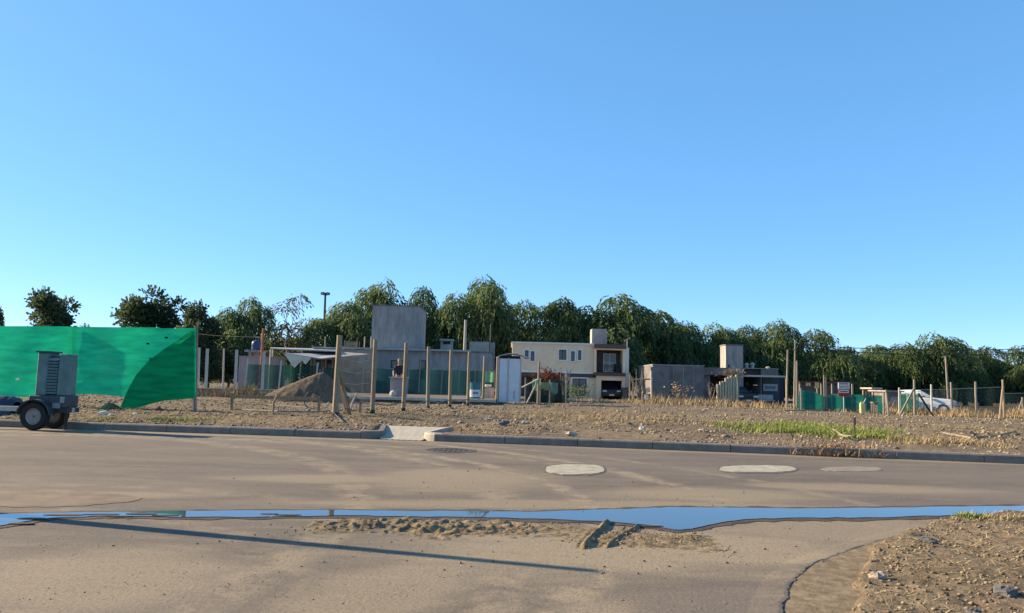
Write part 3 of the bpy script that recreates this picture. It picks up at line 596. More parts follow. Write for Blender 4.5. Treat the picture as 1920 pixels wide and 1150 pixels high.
# ------------------------------------------------------------ builders for walls, windows and so on
def R(px0, py0, px1, py1, Y):                 # picture rectangle on the plane y = Y -> x0, x1, z0, z1
    cx, cy = (px0+px1)/2, (py0+py1)/2; return P(px0, cy, Y).x, P(px1, cy, Y).x, P(cx, py1, Y).z, P(cx, py0, Y).z
def pbox(mb, px0, py0, px1, py1, Y, dep): x0, x1, z0, z1 = R(px0, py0, px1, py1, Y); return mb.box(x0, x1, Y, Y+dep, z0, z1)
def wall_holes(mb, x0, x1, z0, z1, y0, y1, holes):
    xs = sorted({x0, x1, *[h[0] for h in holes], *[h[1] for h in holes]}); zs = sorted({z0, z1, *[h[2] for h in holes], *[h[3] for h in holes]})
    for a, b_ in zip(xs[:-1], xs[1:]):
        run = None
        for c, d_ in zip(zs[:-1], zs[1:]):
            hole = any(h[0]-1e-6 <= a and b_ <= h[1]+1e-6 and h[2]-1e-6 <= c and d_ <= h[3]+1e-6 for h in holes)
            if not hole: run = (run[0], d_) if run else (c, d_)
            if hole and run: mb.box(a, b_, y0, y1, *run); run = None
        if run: mb.box(a, b_, y0, y1, *run)
    return mb
def window(parent, h, y, fmat, gmat, nx=1, nz=1, fw=.05, trim=None, tw=.12):
    x0, x1, z0, z1 = h; w = thing_part('window', parent, ((x0+x1)/2, y, z0))
    mb = MB(); mb.box(x0, x1, y, y+.05, z0, z0+fw).box(x0, x1, y, y+.05, z1-fw, z1).box(x0, x0+fw, y, y+.05, z0+fw, z1-fw).box(x1-fw, x1, y, y+.05, z0+fw, z1-fw)
    for i in range(1, nx): x = x0+(x1-x0)*i/nx; mb.box(x-fw/2, x+fw/2, y, y+.05, z0+fw, z1-fw)
    for i in range(1, nz): z = z0+(z1-z0)*i/nz; mb.box(x0+fw, x1-fw, y+.003, y+.047, z-fw/2, z+fw/2)
    mb.build('frame', fmat, w)
    for i in range(nx):
        for j in range(nz):
            a = x0+(x1-x0)*i/nx+fw/2; b_ = x0+(x1-x0)*(i+1)/nx-fw/2; c = z0+(z1-z0)*j/nz+fw/2; d_ = z0+(z1-z0)*(j+1)/nz-fw/2
            MB().box(a, b_, y+.02, y+.03, c, d_).build('pane', gmat, w)
    if trim is not None:
        yf = y-.16; mb = MB(); mb.box(x0-tw, x1+tw, yf, yf+.05, z1, z1+tw).box(x0-tw, x1+tw, yf-.02, yf+.05, z0-tw, z0).box(x0-tw, x0, yf, yf+.05, z0, z1).box(x1, x1+tw, yf, yf+.05, z0, z1)
        mb.build('trim', trim, w)
    return w
def thing_part(name, parent, world):          # an empty that groups the pieces of one part
    o = bpy.data.objects.new(name, None); COL.objects.link(o); o.parent = parent; o.location = Vector(world)-wpos(parent); WP[o.name] = Vector(world); return o
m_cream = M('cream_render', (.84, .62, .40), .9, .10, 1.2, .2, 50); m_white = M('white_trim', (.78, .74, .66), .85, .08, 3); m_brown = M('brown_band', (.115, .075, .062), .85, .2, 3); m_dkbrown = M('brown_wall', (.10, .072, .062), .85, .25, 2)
m_frame = M('dark_frame', (.035, .03, .03), .5, .2, 5); m_alu = M('aluminium_frame', (.45, .44, .42), .45, .1, 5, metal=.4); m_glass = mat_glass('window_glass'); m_grey = M('grey_render', (.30, .272, .25), .9, .30, 1.6, .3, 25, stretch=(2, 2, .45)); m_grey2 = M('dark_grey_render', (.165, .15, .142), .9, .28, 1.6, .25, 30)
m_pink = M('pinkish_wall', (.33, .27, .25), .9, .2, 1.5, .3, 30); m_roofs = M('roof_sheet', (.34, .33, .32), .6, .25, 2, metal=.2); m_dark = M('dark_interior', (.03, .028, .028), .9, .3, 2); m_wood = M('post_wood', (.27, .20, .125), .85, .3, 6, .4, 40, stretch=(4, 4, .4)); m_woodg = M('grey_wood', (.23, .20, .155), .9, .3, 6, .4, 40, stretch=(4, 4, .4))
m_concw = M('white_concrete_post', (.43, .40, .35), .85, .15, 5); m_tan = M('tan_block', (.40, .335, .255), .9, .15, 3); m_metal = M('galvanised', (.42, .43, .44), .4, .2, 6, metal=.7); m_steel = M('dark_steel', (.055, .05, .048), .6, .3, 8, metal=.5)

# ------------------------------------------------------------ cream two-storey house
def cream_house():
    Y = 64.; x0, x1 = P(960, 690, Y).x, P(1171, 690, Y).x; xb = P(1113, 690, Y).x; z0 = -.05
    t = thing('cream_house', 'cream two-storey house with small dark windows, balcony and carport', 'house', ((x0+x1)/2, Y, 0.))
    top = P(1030, 645, Y).z; zmid = P(1030, 699, Y).z; D = 8.
    holes = [R(*q, Y) for q in ((984, 657, 991, 674), (995, 659, 1002, 677), (1048, 656, 1062, 675), (1070.5, 659, 1077.5, 677.5), (1083.5, 657, 1090, 675.5))]
    mb = MB(); wall_holes(mb, x0, xb, zmid, top, Y, Y+.2, holes); mb.box(x0, x0+.2, Y+.2, Y+D, zmid, top).box(x0+.2, P(1171, 690, Y).x, Y+D-.2, Y+D, z0, top)
    mb.build('upper_wall', m_cream, t)
    for h in holes: window(t, h, Y+.1, m_frame, m_glass, 2 if h[1]-h[0] > .5 else 1, 1, .045, m_white, .10)
    MB().box(x0-.12, xb-.003, Y-.12, Y+D, top, top+.12).build('roof', m_white, t)
    MB().box(x0-.06, xb, Y-.10, Y+.0, zmid-.02, zmid+.13).build('string_course', m_white, t)
    # ground floor, left
    wl = P(1068, 720, Y).x; zb = P(1090, 708, Y).z
    MB().box(x0, xb, Y-.05, Y+.3, zb, zmid-.02).build('lower_band', m_brown, t)
    hw = R(1073, 710, 1100, 729, Y); mb = MB(); wall_holes(mb, wl, P(1117, 720, Y).x, z0, zb, Y+.02, Y+.22, [hw]); mb.build('lower_wall', m_cream, t)
    window(t, hw, Y+.1, m_frame, m_glass, 2, 1, .06, m_white, .1)
    MB().box(hw[0]+.15, hw[1]-.1, Y-.25, Y+.02, hw[2]-.75, hw[2]-.35).build('planter_ledge', m_white, t)
    MB().box(x0, wl-.003, Y+1.8, Y+2.0, z0, zb).build('porch_wall', m_dkbrown, t)
    for k in range(3):
        xx = x0+.2+k*(wl-x0)*.33; MB().box(xx, xx+.28, Y+.02, Y+.3, z0, zb).build('porch_column', m_brown, t)
    # right bay: balcony above, carport below
    xr = P(1180, 690, Y).x; bx0, bx1, bz0, bz1 = R(1117.5, 657, 1166.5, 698, Y); tr = P(1140, 654, Y).z; fz = P(1140, 706, Y).z; yb_ = Y-.35
    mb = MB(); wall_holes(mb, xb+.003, x1, bz0-.05, tr, yb_, yb_+.2, [(bx0, bx1, bz0-.05, bz1)]); mb.box(xb+.003, xb+.18, yb_+.2, Y+D, bz0-.05, tr).box(x1-.2, x1-.003, yb_+.2, Y+D, bz0-.05, tr); mb.build('bay_wall', m_cream, t)
    MB().box(x1, xr, Y+.25, Y+D, z0, P(1176, 652, Y).z).build('side_wall', m_white, t)
    MB().box(xb-.05, x1+.06, yb_-.2, Y+D, tr+.002, P(1140, 646.5, Y).z).build('fascia', m_brown, t)
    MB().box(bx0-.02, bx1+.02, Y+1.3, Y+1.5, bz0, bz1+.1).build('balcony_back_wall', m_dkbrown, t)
    MB().box(xb-.02, x1+.04, yb_-.12, Y+2, bz0-.32, bz0-.053).build('balcony_slab', m_brown, t)
    window(t, R(1131, 663, 1155, 698, Y+1.25), Y+1.22, m_alu, m_glass, 2, 2, .07)
    mb = MB()
    for k in range(11): xx = bx0+.05+(bx1-bx0-.1)*k/10; mb.tube([(xx, yb_+.1, bz0-.05), (xx, yb_+.1, bz0+.55)], .012, 4)
    mb.bar((bx0, yb_+.1, bz0+.56), (bx1, yb_+.1, bz0+.56), .04, .04); mb.build('balcony_rail', m_frame, t)
    ch = MB(); a, b_, c, d_ = R(1154, 686, 1164, 698, Y+.6); ch.box(a, b_, Y+.4, Y+.8, bz0-.05, bz0+.35).box(a, b_, Y+.75, Y+.82, bz0+.35, bz0+.75); ch.build('balcony_chair', m_frame, t)
    for (p0, p1) in ((1117, 1126.5), (1165, 1171)):
        MB().box(P(p0, 728, Y).x, P(p1, 728, Y).x-.01, yb_, yb_+.4, z0, bz0-.323).build('carport_column', m_cream, t)
    MB().box(P(1126.5, 728, Y).x-.008, P(1165, 728, Y).x-.002, yb_+.02, yb_+.22, fz-.35, bz0-.323).build('carport_lintel', m_cream, t)
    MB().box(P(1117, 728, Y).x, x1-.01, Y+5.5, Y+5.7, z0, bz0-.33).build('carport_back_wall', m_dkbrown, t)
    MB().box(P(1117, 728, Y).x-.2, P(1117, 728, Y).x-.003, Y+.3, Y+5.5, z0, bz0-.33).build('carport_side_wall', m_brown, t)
    # water tank housing on the roof
    a, b_, c, d_ = R(1110, 617, 1138, 647, Y+3); MB().box(a, b_, Y+3, Y+4.6, top-.1, d_).build('roof_tank_box', m_tan if False else m_grey, t)
    mb = MB(); p = P(1176, 636, Y+1); mb.tube([(p.x, Y+1, P(1176, 652, Y+1).z-.3), (p.x, Y+1, p.z)], .03, 5).tube([(p.x-.3, Y+1, p.z-.15), (p.x+.3, Y+1, p.z+.1)], .02, 5); mb.build('antenna', m_alu, t)
    # dark gate sheet right of the carport
    a, b_, c, d_ = R(1166, 727, 1178, 749, Y-1); g_ = thing('sheet_gate', 'dark sheet metal gate leaf beside the pickup', 'gate', ((a+b_)/2, Y-1, z0)); MB().box(a, b_, Y-1, Y-.95, z0+.02, d_).build('sheet', m_grey2, g_)
    mb = MB(); mb.bar((a, Y-1.03, d_-.03), (b_, Y-1.03, d_-.03), .05, .05).bar((a+.03, Y-1.03, z0-.05), (a+.03, Y-1.03, d_-.06), .05, .05).bar((b_-.03, Y-1.03, z0-.05), (b_-.03, Y-1.03, d_-.06), .05, .05); mb.build('gate_frame', m_steel, g_)
cream_house()

# ------------------------------------------------------------ grey flat-roofed house with the tall blank tower
def grey_house():
    Y = 48.; z0 = .05; xL, xR = P(586, 690, Y).x, P(921, 690, Y).x; top = P(740, 657, Y).z
    t = thing('grey_house', 'long low grey flat-roofed house with a tall blank tower', 'house', ((xL+xR)/2, Y, z0))
    xm = P(645, 690, Y).x; holes = [R(592, 675, 609, 692, Y), R(612, 675, 622, 692, Y), R(625, 675, 640, 692, Y), R(733, 676, 760, 691, Y), R(786, 676, 799, 712, Y)]
    mb = MB(); wall_holes(mb, xL, xR, z0, top, Y, Y+.2, holes); mb.box(xL, xL+.2, Y+.2, Y+8, z0, top).box(xR-.2, xR, Y+.2, Y+8, z0, top).box(xL+.2, xR-.2, Y+7.8, Y+8, z0, top); mb.build('wall', m_grey, t)
    for h in holes: window(t, h, Y+.1, m_frame, m_glass, 1, 1, .05)
    a, b_, c, d_ = R(765, 672, 785, 712, Y); MB().box(a, b_, Y-.06, Y-.002, z0, d_).build('pink_panel', m_pink, t)
    MB().box(xm, P(884, 660, Y).x, Y-.35, Y+8.1, top, top+.11).build('roof_slab', m_concw if False else m_roofs, t)
    MB().box(P(884, 660, Y).x+.01, xR+.05, Y-.02, Y+8.05, top-.05, top+.06).build('roof_step', m_grey2, t)
    MB().box(xL-.1, xm-.01, Y-.1, Y+8.05, top+.0, top+.10).build('roof_left', m_roofs, t)
    a, b_, c, d_ = R(697, 574, 785, 656, Y+.6); tw = MB().box(a, b_, Y+.6, Y+4.6, top+.1, d_).build('tower', m_grey, t)
    MB().box(a-.04, b_+.04, Y+.56, Y+4.64, d_, d_+.06).build('tower_coping', m_grey2, tw)
    h = R(771, 602, 778, 612, Y+.6); MB().box(h[0], h[1], Y+.56, Y+.598, h[2], h[3]).build('tower_vent', m_pink, tw)
    # chimney with cap, tank block, mast, cage on the roof
    a, b_, c, d_ = R(826, 636, 848, 656, Y+2); cm_ = MB().box(a, b_, Y+2, Y+2.7, top+.1, d_-.35).box(a, a+.12, Y+2, Y+2.7, d_-.35, d_-.1).box(b_-.12, b_, Y+2, Y+2.7, d_-.35, d_-.1).build('chimney', m_grey, t); MB().box(a-.08, b_+.08, Y+1.92, Y+2.78, d_-.1, d_).build('chimney_cap', m_roofs, cm_)
    a, b_, c, d_ = R(880, 641, 917, 659, Y+3); MB().box(a, b_, Y+3, Y+4.4, top+.05, d_).build('tank_block', m_tan, t)
    a, b_, c, d_ = R(917.5, 642, 927, 672, Y+3); MB().box(a+.01, b_, Y+3.3, Y+4.1, z0, d_).build('side_pier', m_pink, t)
    p = P(873, 600, Y+4); MB().tube([(p.x, Y+4, top), (p.x, Y+4, p.z)], [.11, .08], 8).build('vent_mast', m_concw, t)
    p = P(920, 608, Y+2); mb = MB(); mb.tube([(p.x, Y+2, top-.1), (p.x, Y+2, p.z)], .035, 6).bar((p.x-.45, Y+2, p.z-1.1), (p.x+.1, Y+2, p.z-1.25), .03, .03); mb.build('antenna_mast', m_woodg, t)
    a, b_, c, d_ = R(646, 639, 669, 656, Y+1.5); mb = MB()
    for xx in (a, b_):
        for yy in (Y+1.5, Y+2.3): mb.bar((xx, yy, top+.0), (xx, yy, d_), .05, .05)
    for k in range(5): zz = top+.15+(d_-top-.2)*k/4; mb.bar((a, Y+1.5, zz), (b_, Y+1.5, zz), .03, .03)
    mb.box(a+.06, b_-.1, Y+1.6, Y+2.2, top+.1, d_-.1); mb.build('roof_cage', m_woodg, t)
    for px in (609, 683, 695):
        p = P(px, 648, Y+3); MB().tube([(p.x, Y+3, top), (p.x, Y+3, p.z+.6)], .035, 5).build('roof_rod', m_concw, t)
    # awning over the front and its posts
    a = P(535, 661, Y-3.4); b_ = P(692, 668, Y-1.2); mb = MB(); A = [(P(535, 662, Y-3.4)), P(600, 672, Y-3.6), P(692, 664, Y-2), P(640, 660, Y-.3), P(535, 660, Y-.3)]
    v = [tuple(q) for q in A]+[tuple(q-Vector((0, 0, .05))) for q in A]; mb.add(v, [(0, 1, 2, 3, 4), (9, 8, 7, 6, 5)]+[(i, i+5, (i+1) % 5+5, (i+1) % 5) for i in range(5)]); aw = mb.build('awning', m_roofs, t)
    for px, yy, tp in ((548, Y-3.2, 666), (584, Y-3.3, 671), (688, Y-1.9, 668)):
        p = P(px, tp, yy); MB().tube([(p.x, yy, z0), (p.x, yy, p.z)], .05, 6).build('awning_post', m_woodg, t)
    # ragged canvas strip hung from the awning edge
    ys = Y-3.55; prof = [(533, 664), (548, 686), (552, 690), (566, 676), (573, 684), (583, 672), (584, 671), (560, 667)]
    pl = [P(*q, ys) for q in prof]; mb = MB(); k = len(pl); mb.add([tuple(q) for q in pl]+[tuple(q+Vector((0, .02, 0))) for q in pl], [tuple(range(k)), tuple(reversed(range(k, 2*k)))]+[(i, i+k, (i+1) % k+k, (i+1) % k) for i in range(k)])
    mb.build('ragged_canvas', M('canvas', (.55, .50, .40), .95, .15, 4), t)
    # outer shelter roof at the left
    sh = thing('open_shelter', 'open shelter with a thin flat sheet roof left of the grey house', 'shelter', (P(560, 720, Y-1).x, Y-1, z0))
    A = [P(507, 653, Y-2), P(638, 658, Y-2), P(638, 655, Y+2.5), P(507, 651.5, Y+2.5)]; mb = MB(); v = [tuple(q) for q in A]+[tuple(q-Vector((0, 0, .07))) for q in A]
    mb.add(v, [(0, 1, 2, 3), (7, 6, 5, 4)]+[(i, i+4, (i+1) % 4+4, (i+1) % 4) for i in range(4)]); mb.build('roof_sheet', m_roofs, sh)
    for px, yy in ((508, Y-1.9), (512, Y+2.3), (566, Y-1.9), (634, Y-1.9)):
        p = P(px, 655, yy); MB().tube([(p.x, yy, z0), (p.x, yy, p.z)], .06, 6).build('shelter_post', m_concw, sh)
    # low pink wall further left
    a, b_, c, d_ = R(447, 670, 533, 722, 47.); pw = thing('pink_wall', 'pinkish rendered boundary wall behind the teal net', 'wall', ((a+b_)/2, 47, z0)); MB().box(a, b_, 47., 47.2, z0-.2, d_).build('wall_panel', m_pink, pw); MB().box(a-.02, b_+.02, 46.96, 47.24, d_, d_+.06).build('coping', m_grey, pw)
    # blue water tank on its stand
    a, b_, c, d_ = R(472, 640, 489, 657, 49.); cx = (a+b_)/2; wt = thing('water_tank', 'blue plastic water tank on a concrete stand behind the pink wall', 'water tank', (cx, 49, z0)); r = (b_-a)/2
    MB().lathe([(r, c), (r*1.0, c+.1), (r*.97, c+(d_-c)*.4), (r, c+(d_-c)*.45), (r, d_-.12), (r*.8, d_), (r*.3, d_+.06)], (cx, 49, 0), 18).build('tank', M('blue_plastic', (.03, .055, .13), .45, .15, 4), wt, smooth=True)
    mb = MB().box(a-.25, b_+.3, 48.4, 49.6, c-.13, c-.002); mb.build('platform', m_grey, wt)
    for xx in (a, b_-.1):
        for yy in (48.5, 49.35): MB().box(xx, xx+.16, yy, yy+.16, z0, c-.133).build('pillar', m_grey, wt)
    p = P(494, 616, 45.5); op = P(490, 682, 45.5); MB().tube([(op.x, 45.5, z0-.3), (op.x, 45.5, op.z), (p.x, 45.5, p.z)], [.09, .09, .075], 8).build('orange_pole', M('rusty_orange_paint', (.42, .13, .05), .7, .35, 2), label='tall rusty orange pole beside the blue water tank', cat='pole', loc=(op.x, 45.5, z0))
grey_house()

# ------------------------------------------------------------ dark grey house on the right
def dark_house():
    Y = 60.; z0 = -.1
    t = thing('dark_house', 'dark grey flat-roofed house with a blank front wall and narrow chimney tower', 'house', (P(1340, 745, Y).x, Y, z0))
    a, b_, c, d_ = R(1224, 686, 1320, 745, Y-1.5); MB().box(a, b_, Y-1.5, Y+5, z0-.1, d_).build('blank_block', m_grey2, t); MB().box(a-.04, b_+.04, Y-1.55, Y+5.05, d_, d_+.07).build('coping', m_grey, t)
    for k in range(1, 5): x = a+(b_-a)*k/5; MB().box(x-.02, x+.02, Y-1.515, Y-1.498, z0, d_-.02).build('wall_joint', m_grey, t)
    MB().box(a-.25, a+1.2, Y-1.9, Y-1.52, z0-.1, d_-.15).build('end_pier', m_grey2, t)
    MB().box(P(1262, 748, Y).x, b_+.4, Y-1.75, Y-1.56, z0-.1, z0+.32).build('plinth', m_roofs, t)
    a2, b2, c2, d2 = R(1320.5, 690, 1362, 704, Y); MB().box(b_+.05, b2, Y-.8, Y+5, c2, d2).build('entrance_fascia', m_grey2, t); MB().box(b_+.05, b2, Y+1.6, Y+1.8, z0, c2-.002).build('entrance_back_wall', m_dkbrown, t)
    MB().box(b_+.05, b_+.75, Y-.5, Y-.3, z0, c2-.002).build('entrance_pier', m_grey2, t)
    h = R(1335, 712, 1350, 750, Y+1.55); d__ = thing_part('door', t, ((h[0]+h[1])/2, Y+1.55, z0)); MB().box(h[0], h[1], Y+1.53, Y+1.597, z0, h[3]).build('leaf', m_brown, d__); MB().box(h[1]-.12, h[1]-.08, Y+1.48, Y+1.53, z0+1, z0+1.15).build('handle', m_alu, d__)
    a, b_, c, d_ = R(1361, 648, 1393.5, 706, Y-.2); tw = MB().box(a, b_, Y-.2, Y+1.4, z0, d_).build('chimney_tower', m_grey, t); MB().box(a-.05, b_+.05, Y-.25, Y+1.45, d_, d_+.08).build('tower_cap', m_grey2, tw)
    h = R(1365, 684, 1368, 694, Y-.2); MB().box(h[0], h[1], Y-.24, Y-.202, h[2], h[3]).build('tower_slot', m_frame, tw)
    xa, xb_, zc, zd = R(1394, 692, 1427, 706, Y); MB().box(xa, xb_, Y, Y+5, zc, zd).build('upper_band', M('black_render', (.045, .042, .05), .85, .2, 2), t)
    xc, xd, ze, zf = R(1427.5, 692.5, 1459, 706, Y-.3); MB().box(xc, xd, Y-.3, Y+5, ze, zf).build('upper_block', m_grey2, t); MB().box(xa, xd+.05, Y-.33, Y+5.03, zf, zf+.06).build('parapet_cap', m_grey, t)
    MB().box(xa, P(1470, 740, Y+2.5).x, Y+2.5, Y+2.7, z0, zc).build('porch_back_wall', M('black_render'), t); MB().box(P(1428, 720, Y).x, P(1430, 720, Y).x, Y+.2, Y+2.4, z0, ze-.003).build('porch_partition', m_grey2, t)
    window(t, R(1431, 720.5, 1458, 733.5, Y+.6), Y+.6, m_roofs, M('pale_panel', (.16, .165, .165), .6, .2, 4), 1, 1, .16)
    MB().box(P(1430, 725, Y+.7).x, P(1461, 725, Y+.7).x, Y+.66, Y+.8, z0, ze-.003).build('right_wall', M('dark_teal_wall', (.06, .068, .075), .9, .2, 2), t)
    h = R(1400, 715, 1418, 730, Y+2.4); MB().box(h[0], h[1], Y+2.42, Y+2.48, h[2], h[3]).build('porch_window', m_glass, t)
    mb = MB()
    for px in (1402, 1417): p = P(px, 719, Y+2.3); mb.lathe([(.05, -.1), (.11, 0), (.05, .1)], (p.x, Y+2.38, p.z), 8)
    mb.build('wall_lamp', m_concw, t)
    for px, hh in ((1400, .5), (1411, .55), (1440, .25)):
        p = P(px, 692, Y+1); MB().lathe([(.13, 0), (.13, hh*.6), (.2, hh*.65), (.2, hh*.8), (.05, hh)], (p.x, Y+1, zd), 8).build('roof_vent', m_concw, t)
    # beam of the carport
    pg = thing('carport_beam', 'long pale beam on posts spanning the front of the dark house', 'beam', (P(1430, 750, Y-4).x, Y-4, z0)); A, B = P(1372, 704.5, Y-4), P(1477, 706.5, Y-4); MB().bar(A, B, .12, .13).build('beam', m_concw, pg)
    for px in (1384, 1474): p = P(px, 706, Y-4); MB().bar((p.x, Y-4, z0-.3), (p.x, Y-4, p.z-.07), .1, .1).build('post', m_woodg, pg)
    # sheaf of dry reeds at the end of the beam
    n = 420; q = P(1374, 700, Y-4.3); X = q.x+rng.normal(0, .45, n); Yy = Y-4.3+rng.normal(0, .2, n); Z = q.z+rng.normal(-.05, .16, n); a = rng.random(n)*6.28; L = .35+.35*rng.random(n)
    o = scatter_blades('reed_sheaf', X, Yy, Z, L, np.full(n, .035), .9+.9*rng.random(n), m_straw, label='sheaf of dry reeds over the log fence corner', cat='reeds')
dark_house()
# ------------------------------------------------------------ nets and fences
def netgrid(fn, nu, nv, thick=0., holes=()):
    mb = MB(); va = []
    for j in range(nv+1):
        for i in range(nu+1): va.append(tuple(fn(i/nu, j/nv)))
    fa = [(j*(nu+1)+i, j*(nu+1)+i+1, (j+1)*(nu+1)+i+1, (j+1)*(nu+1)+i) for j in range(nv) for i in range(nu) if (i, j) not in holes]
    return mb.add(va, fa)
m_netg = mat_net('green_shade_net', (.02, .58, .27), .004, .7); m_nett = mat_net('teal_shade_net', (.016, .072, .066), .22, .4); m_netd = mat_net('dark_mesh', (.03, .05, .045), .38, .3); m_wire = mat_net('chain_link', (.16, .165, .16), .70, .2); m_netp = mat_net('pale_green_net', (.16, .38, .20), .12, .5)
def post(name, pb, pt, Y, r, mat, label, group=None, cat='post', foot=None, n=8, parent=None):
    b0 = P(pb[0], pb[1], Y); t0 = P(pt[0], pt[1], Y); z = gzf(b0.x, Y)
    if parent is not None:
        return MB().tube([(b0.x, Y, z-.35), tuple(b0.lerp(t0, .5)), tuple(t0)], [r*1.05, r, r*.92], n).build(name, mat, parent, smooth=False)
    if foot is None:
        return MB().tube([(b0.x, Y, z-.35), tuple(b0.lerp(t0, .5)), tuple(t0)], [r*1.05, r, r*.92], n).build(name, mat, loc=(b0.x, Y, z), label=label, cat=cat, group=group)
    o = thing(name, label, cat, (b0.x, Y, z), group); MB().tube([(b0.x, Y, z+.0), tuple(b0.lerp(t0, .5)), tuple(t0)], [r*1.05, r, r*.92], n, sq=.5).build('shaft', mat, o); MB().tube([(b0.x, Y, z-.35), (b0.x, Y, z+.10)], r*1.12, n, sq=.5).build('tarred_foot', foot, o); return o
# tall green net beside the trailer
def ynet(px): return 20.3+(365-px)*.0036
cur = [(614, 367), (633, 345), (655, 311), (678, 281), (705, 258), (742, 239), (772, 227)]
def curx(py): return float(np.interp(py, [c[0] for c in cur], [c[1] for c in cur]))
b0 = P(365, 772, 20.3); gn = thing('net_fence', 'tall bright green shade net on posts with its loose end folded over', 'fence', (P(150, 770, 21).x, 21, gzf(P(150, 770, 21).x, 21)))
def f_main(u, v):
    py = 613+(2 if u > .9 else 0)*u+v*129; pr = 367; px = -330+u*(pr+330); sag = 3*math.sin(u*9)*(1-v)*.4
    w = .012*math.sin(px*.05+py*.02)+.035*(float(fbm(np.array(px*.02), np.array(py*.045)))-.47); q = P(px, py+sag+(3*math.sin(px*.03) if v > .9 else 0), ynet(px)); return q+Vector((0, w, 0))
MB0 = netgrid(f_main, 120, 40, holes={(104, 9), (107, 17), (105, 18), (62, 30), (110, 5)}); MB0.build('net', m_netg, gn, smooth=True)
def f_flap(layer):
    def f(u, v):
        py = 616+v*156; l = curx(py)-3; r_ = 366 if py < 747 else float(np.interp(py, [747, 752, 772], [330, 300, 230])); px = l+u*(r_-l)
        w = .012*math.sin(px*.05+py*.02)+.035*(float(fbm(np.array(px*.02), np.array(py*.045)))-.47); return P(px, py, ynet(px))+Vector((0, -.022-.04*(1-u)*v-layer*.008+w, -.015))
    return f
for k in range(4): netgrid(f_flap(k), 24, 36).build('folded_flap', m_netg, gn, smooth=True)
for pb, pt in (((365, 772), (368, 611)), ((139, 765), (141, 611)), ((-110, 760), (-108, 611))): post('post', pb, pt, ynet(pb[0])+.09, .06, m_woodg, None, parent=gn)
c = T(207, 770); X = np.linspace(-.5, .45, 26); Yv = np.linspace(-.3, .3, 14); Xg, Yg = np.meshgrid(X, Yv); Zg = np.maximum(0, .24*np.exp(-(Xg/.24)**2-(Yg/.17)**2)*(1+.7*(fbm(Xg*9, Yg*9)-.5)))-.03
me = gridmesh('net_heap', Xg, Yg, Zg); link('net_heap', me, m_nett, loc=(c.x, c.y, gzf(c.x, c.y)), label='crumpled dark net heap on the ground below the folded net', cat='net')

# wooden posts of the plot, receding from the kerb
m_tarf = M('tarred_wood', (.03, .026, .022), .9, .3, 6)
POSTS = [((628, 781), (637, 629), 'nearest wooden post, leaning, with a diagonal brace'), ((698, 775), (704, 637), 'second wooden post from the kerb, right of the braced post'), ((756, 771), (762, 643), 'third wooden post from the kerb, just right of the man'),
 ((802, 767), (804, 650), 'fourth wooden post from the kerb, pale grey'), ((843, 764), (846, 656), 'fifth wooden post from the kerb'), ((877, 762), (880, 660), 'sixth wooden post from the kerb, left of the drum'), ((905, 758), (909, 668), 'seventh wooden post from the kerb, right of the drum'), ((931, 752), (933, 672), 'last wooden post of the row, touching the white shed')]
pp = []
for i, (pb, pt, lab) in enumerate(POSTS):
    g_ = G(pb[0], pb[1], .25) if i < 7 else Vector((0, 36.6, 0)); o = post('wooden_post', pb, pt, g_.y, .068 if i else .08, m_wood if i != 3 else m_woodg, lab, 'wooden posts of the unfinished fence', foot=m_tarf); pp.append((o, P(pb[0], pb[1], g_.y), P(pt[0], pt[1], g_.y), g_.y))
o, pb, pt, Yp = pp[0]; e = T(658, 777); MB().tube([P(636, 697, Yp-.05), (e.x, e.y, gzf(e.x, e.y)-.1)], [.055, .06], 8).build('brace', m_wood, o); e = T(646, 768); MB().tube([P(638, 715, Yp+.08), (e.x, e.y+.3, gzf(e.x, e.y+.3)-.1)], [.045, .05], 8).build('brace', m_wood, o)
cl = thing('chain_link_panel', 'sagging chain-link mesh between the first two wooden posts', 'mesh', ((pp[0][1].x+pp[1][1].x)/2, (pp[0][3]+pp[1][3])/2, .25))
def f_cl(u, v): a = pp[0][1].lerp(pp[1][1], u); b_ = pp[0][2].lerp(pp[1][2], u); q = a.lerp(b_, .10+v*.78); return q+Vector((0, .06*math.sin(u*5+v*3), -.12*math.sin(u*math.pi)*v))
netgrid(f_cl, 14, 14).build('mesh', m_wire, cl, smooth=True)
mb = MB()
for k in range(6): zz = k/5; A = f_cl(0, zz); B = f_cl(1, zz); mb.tube([A, f_cl(.5, zz), B], .006, 4)
mb.build('wire', m_metal, cl)
# fence wires between the other posts
for k in range(1, 6):
    a, b_ = pp[k], pp[k+1]
    q = .09; MB().tube([a[1].lerp(a[2], q+.04), a[1].lerp(b_[1], .5)+Vector((0, 0, .2)), b_[1].lerp(b_[2], q+.04)], .022, 5).build('fence_rail', m_woodg, label='low pale rail between the %s and %s wooden posts' % (('second', 'third', 'fourth', 'fifth', 'sixth', 'seventh')[k-1], ('second', 'third', 'fourth', 'fifth', 'sixth', 'seventh')[k]), cat='rail', loc=tuple(a[1]))
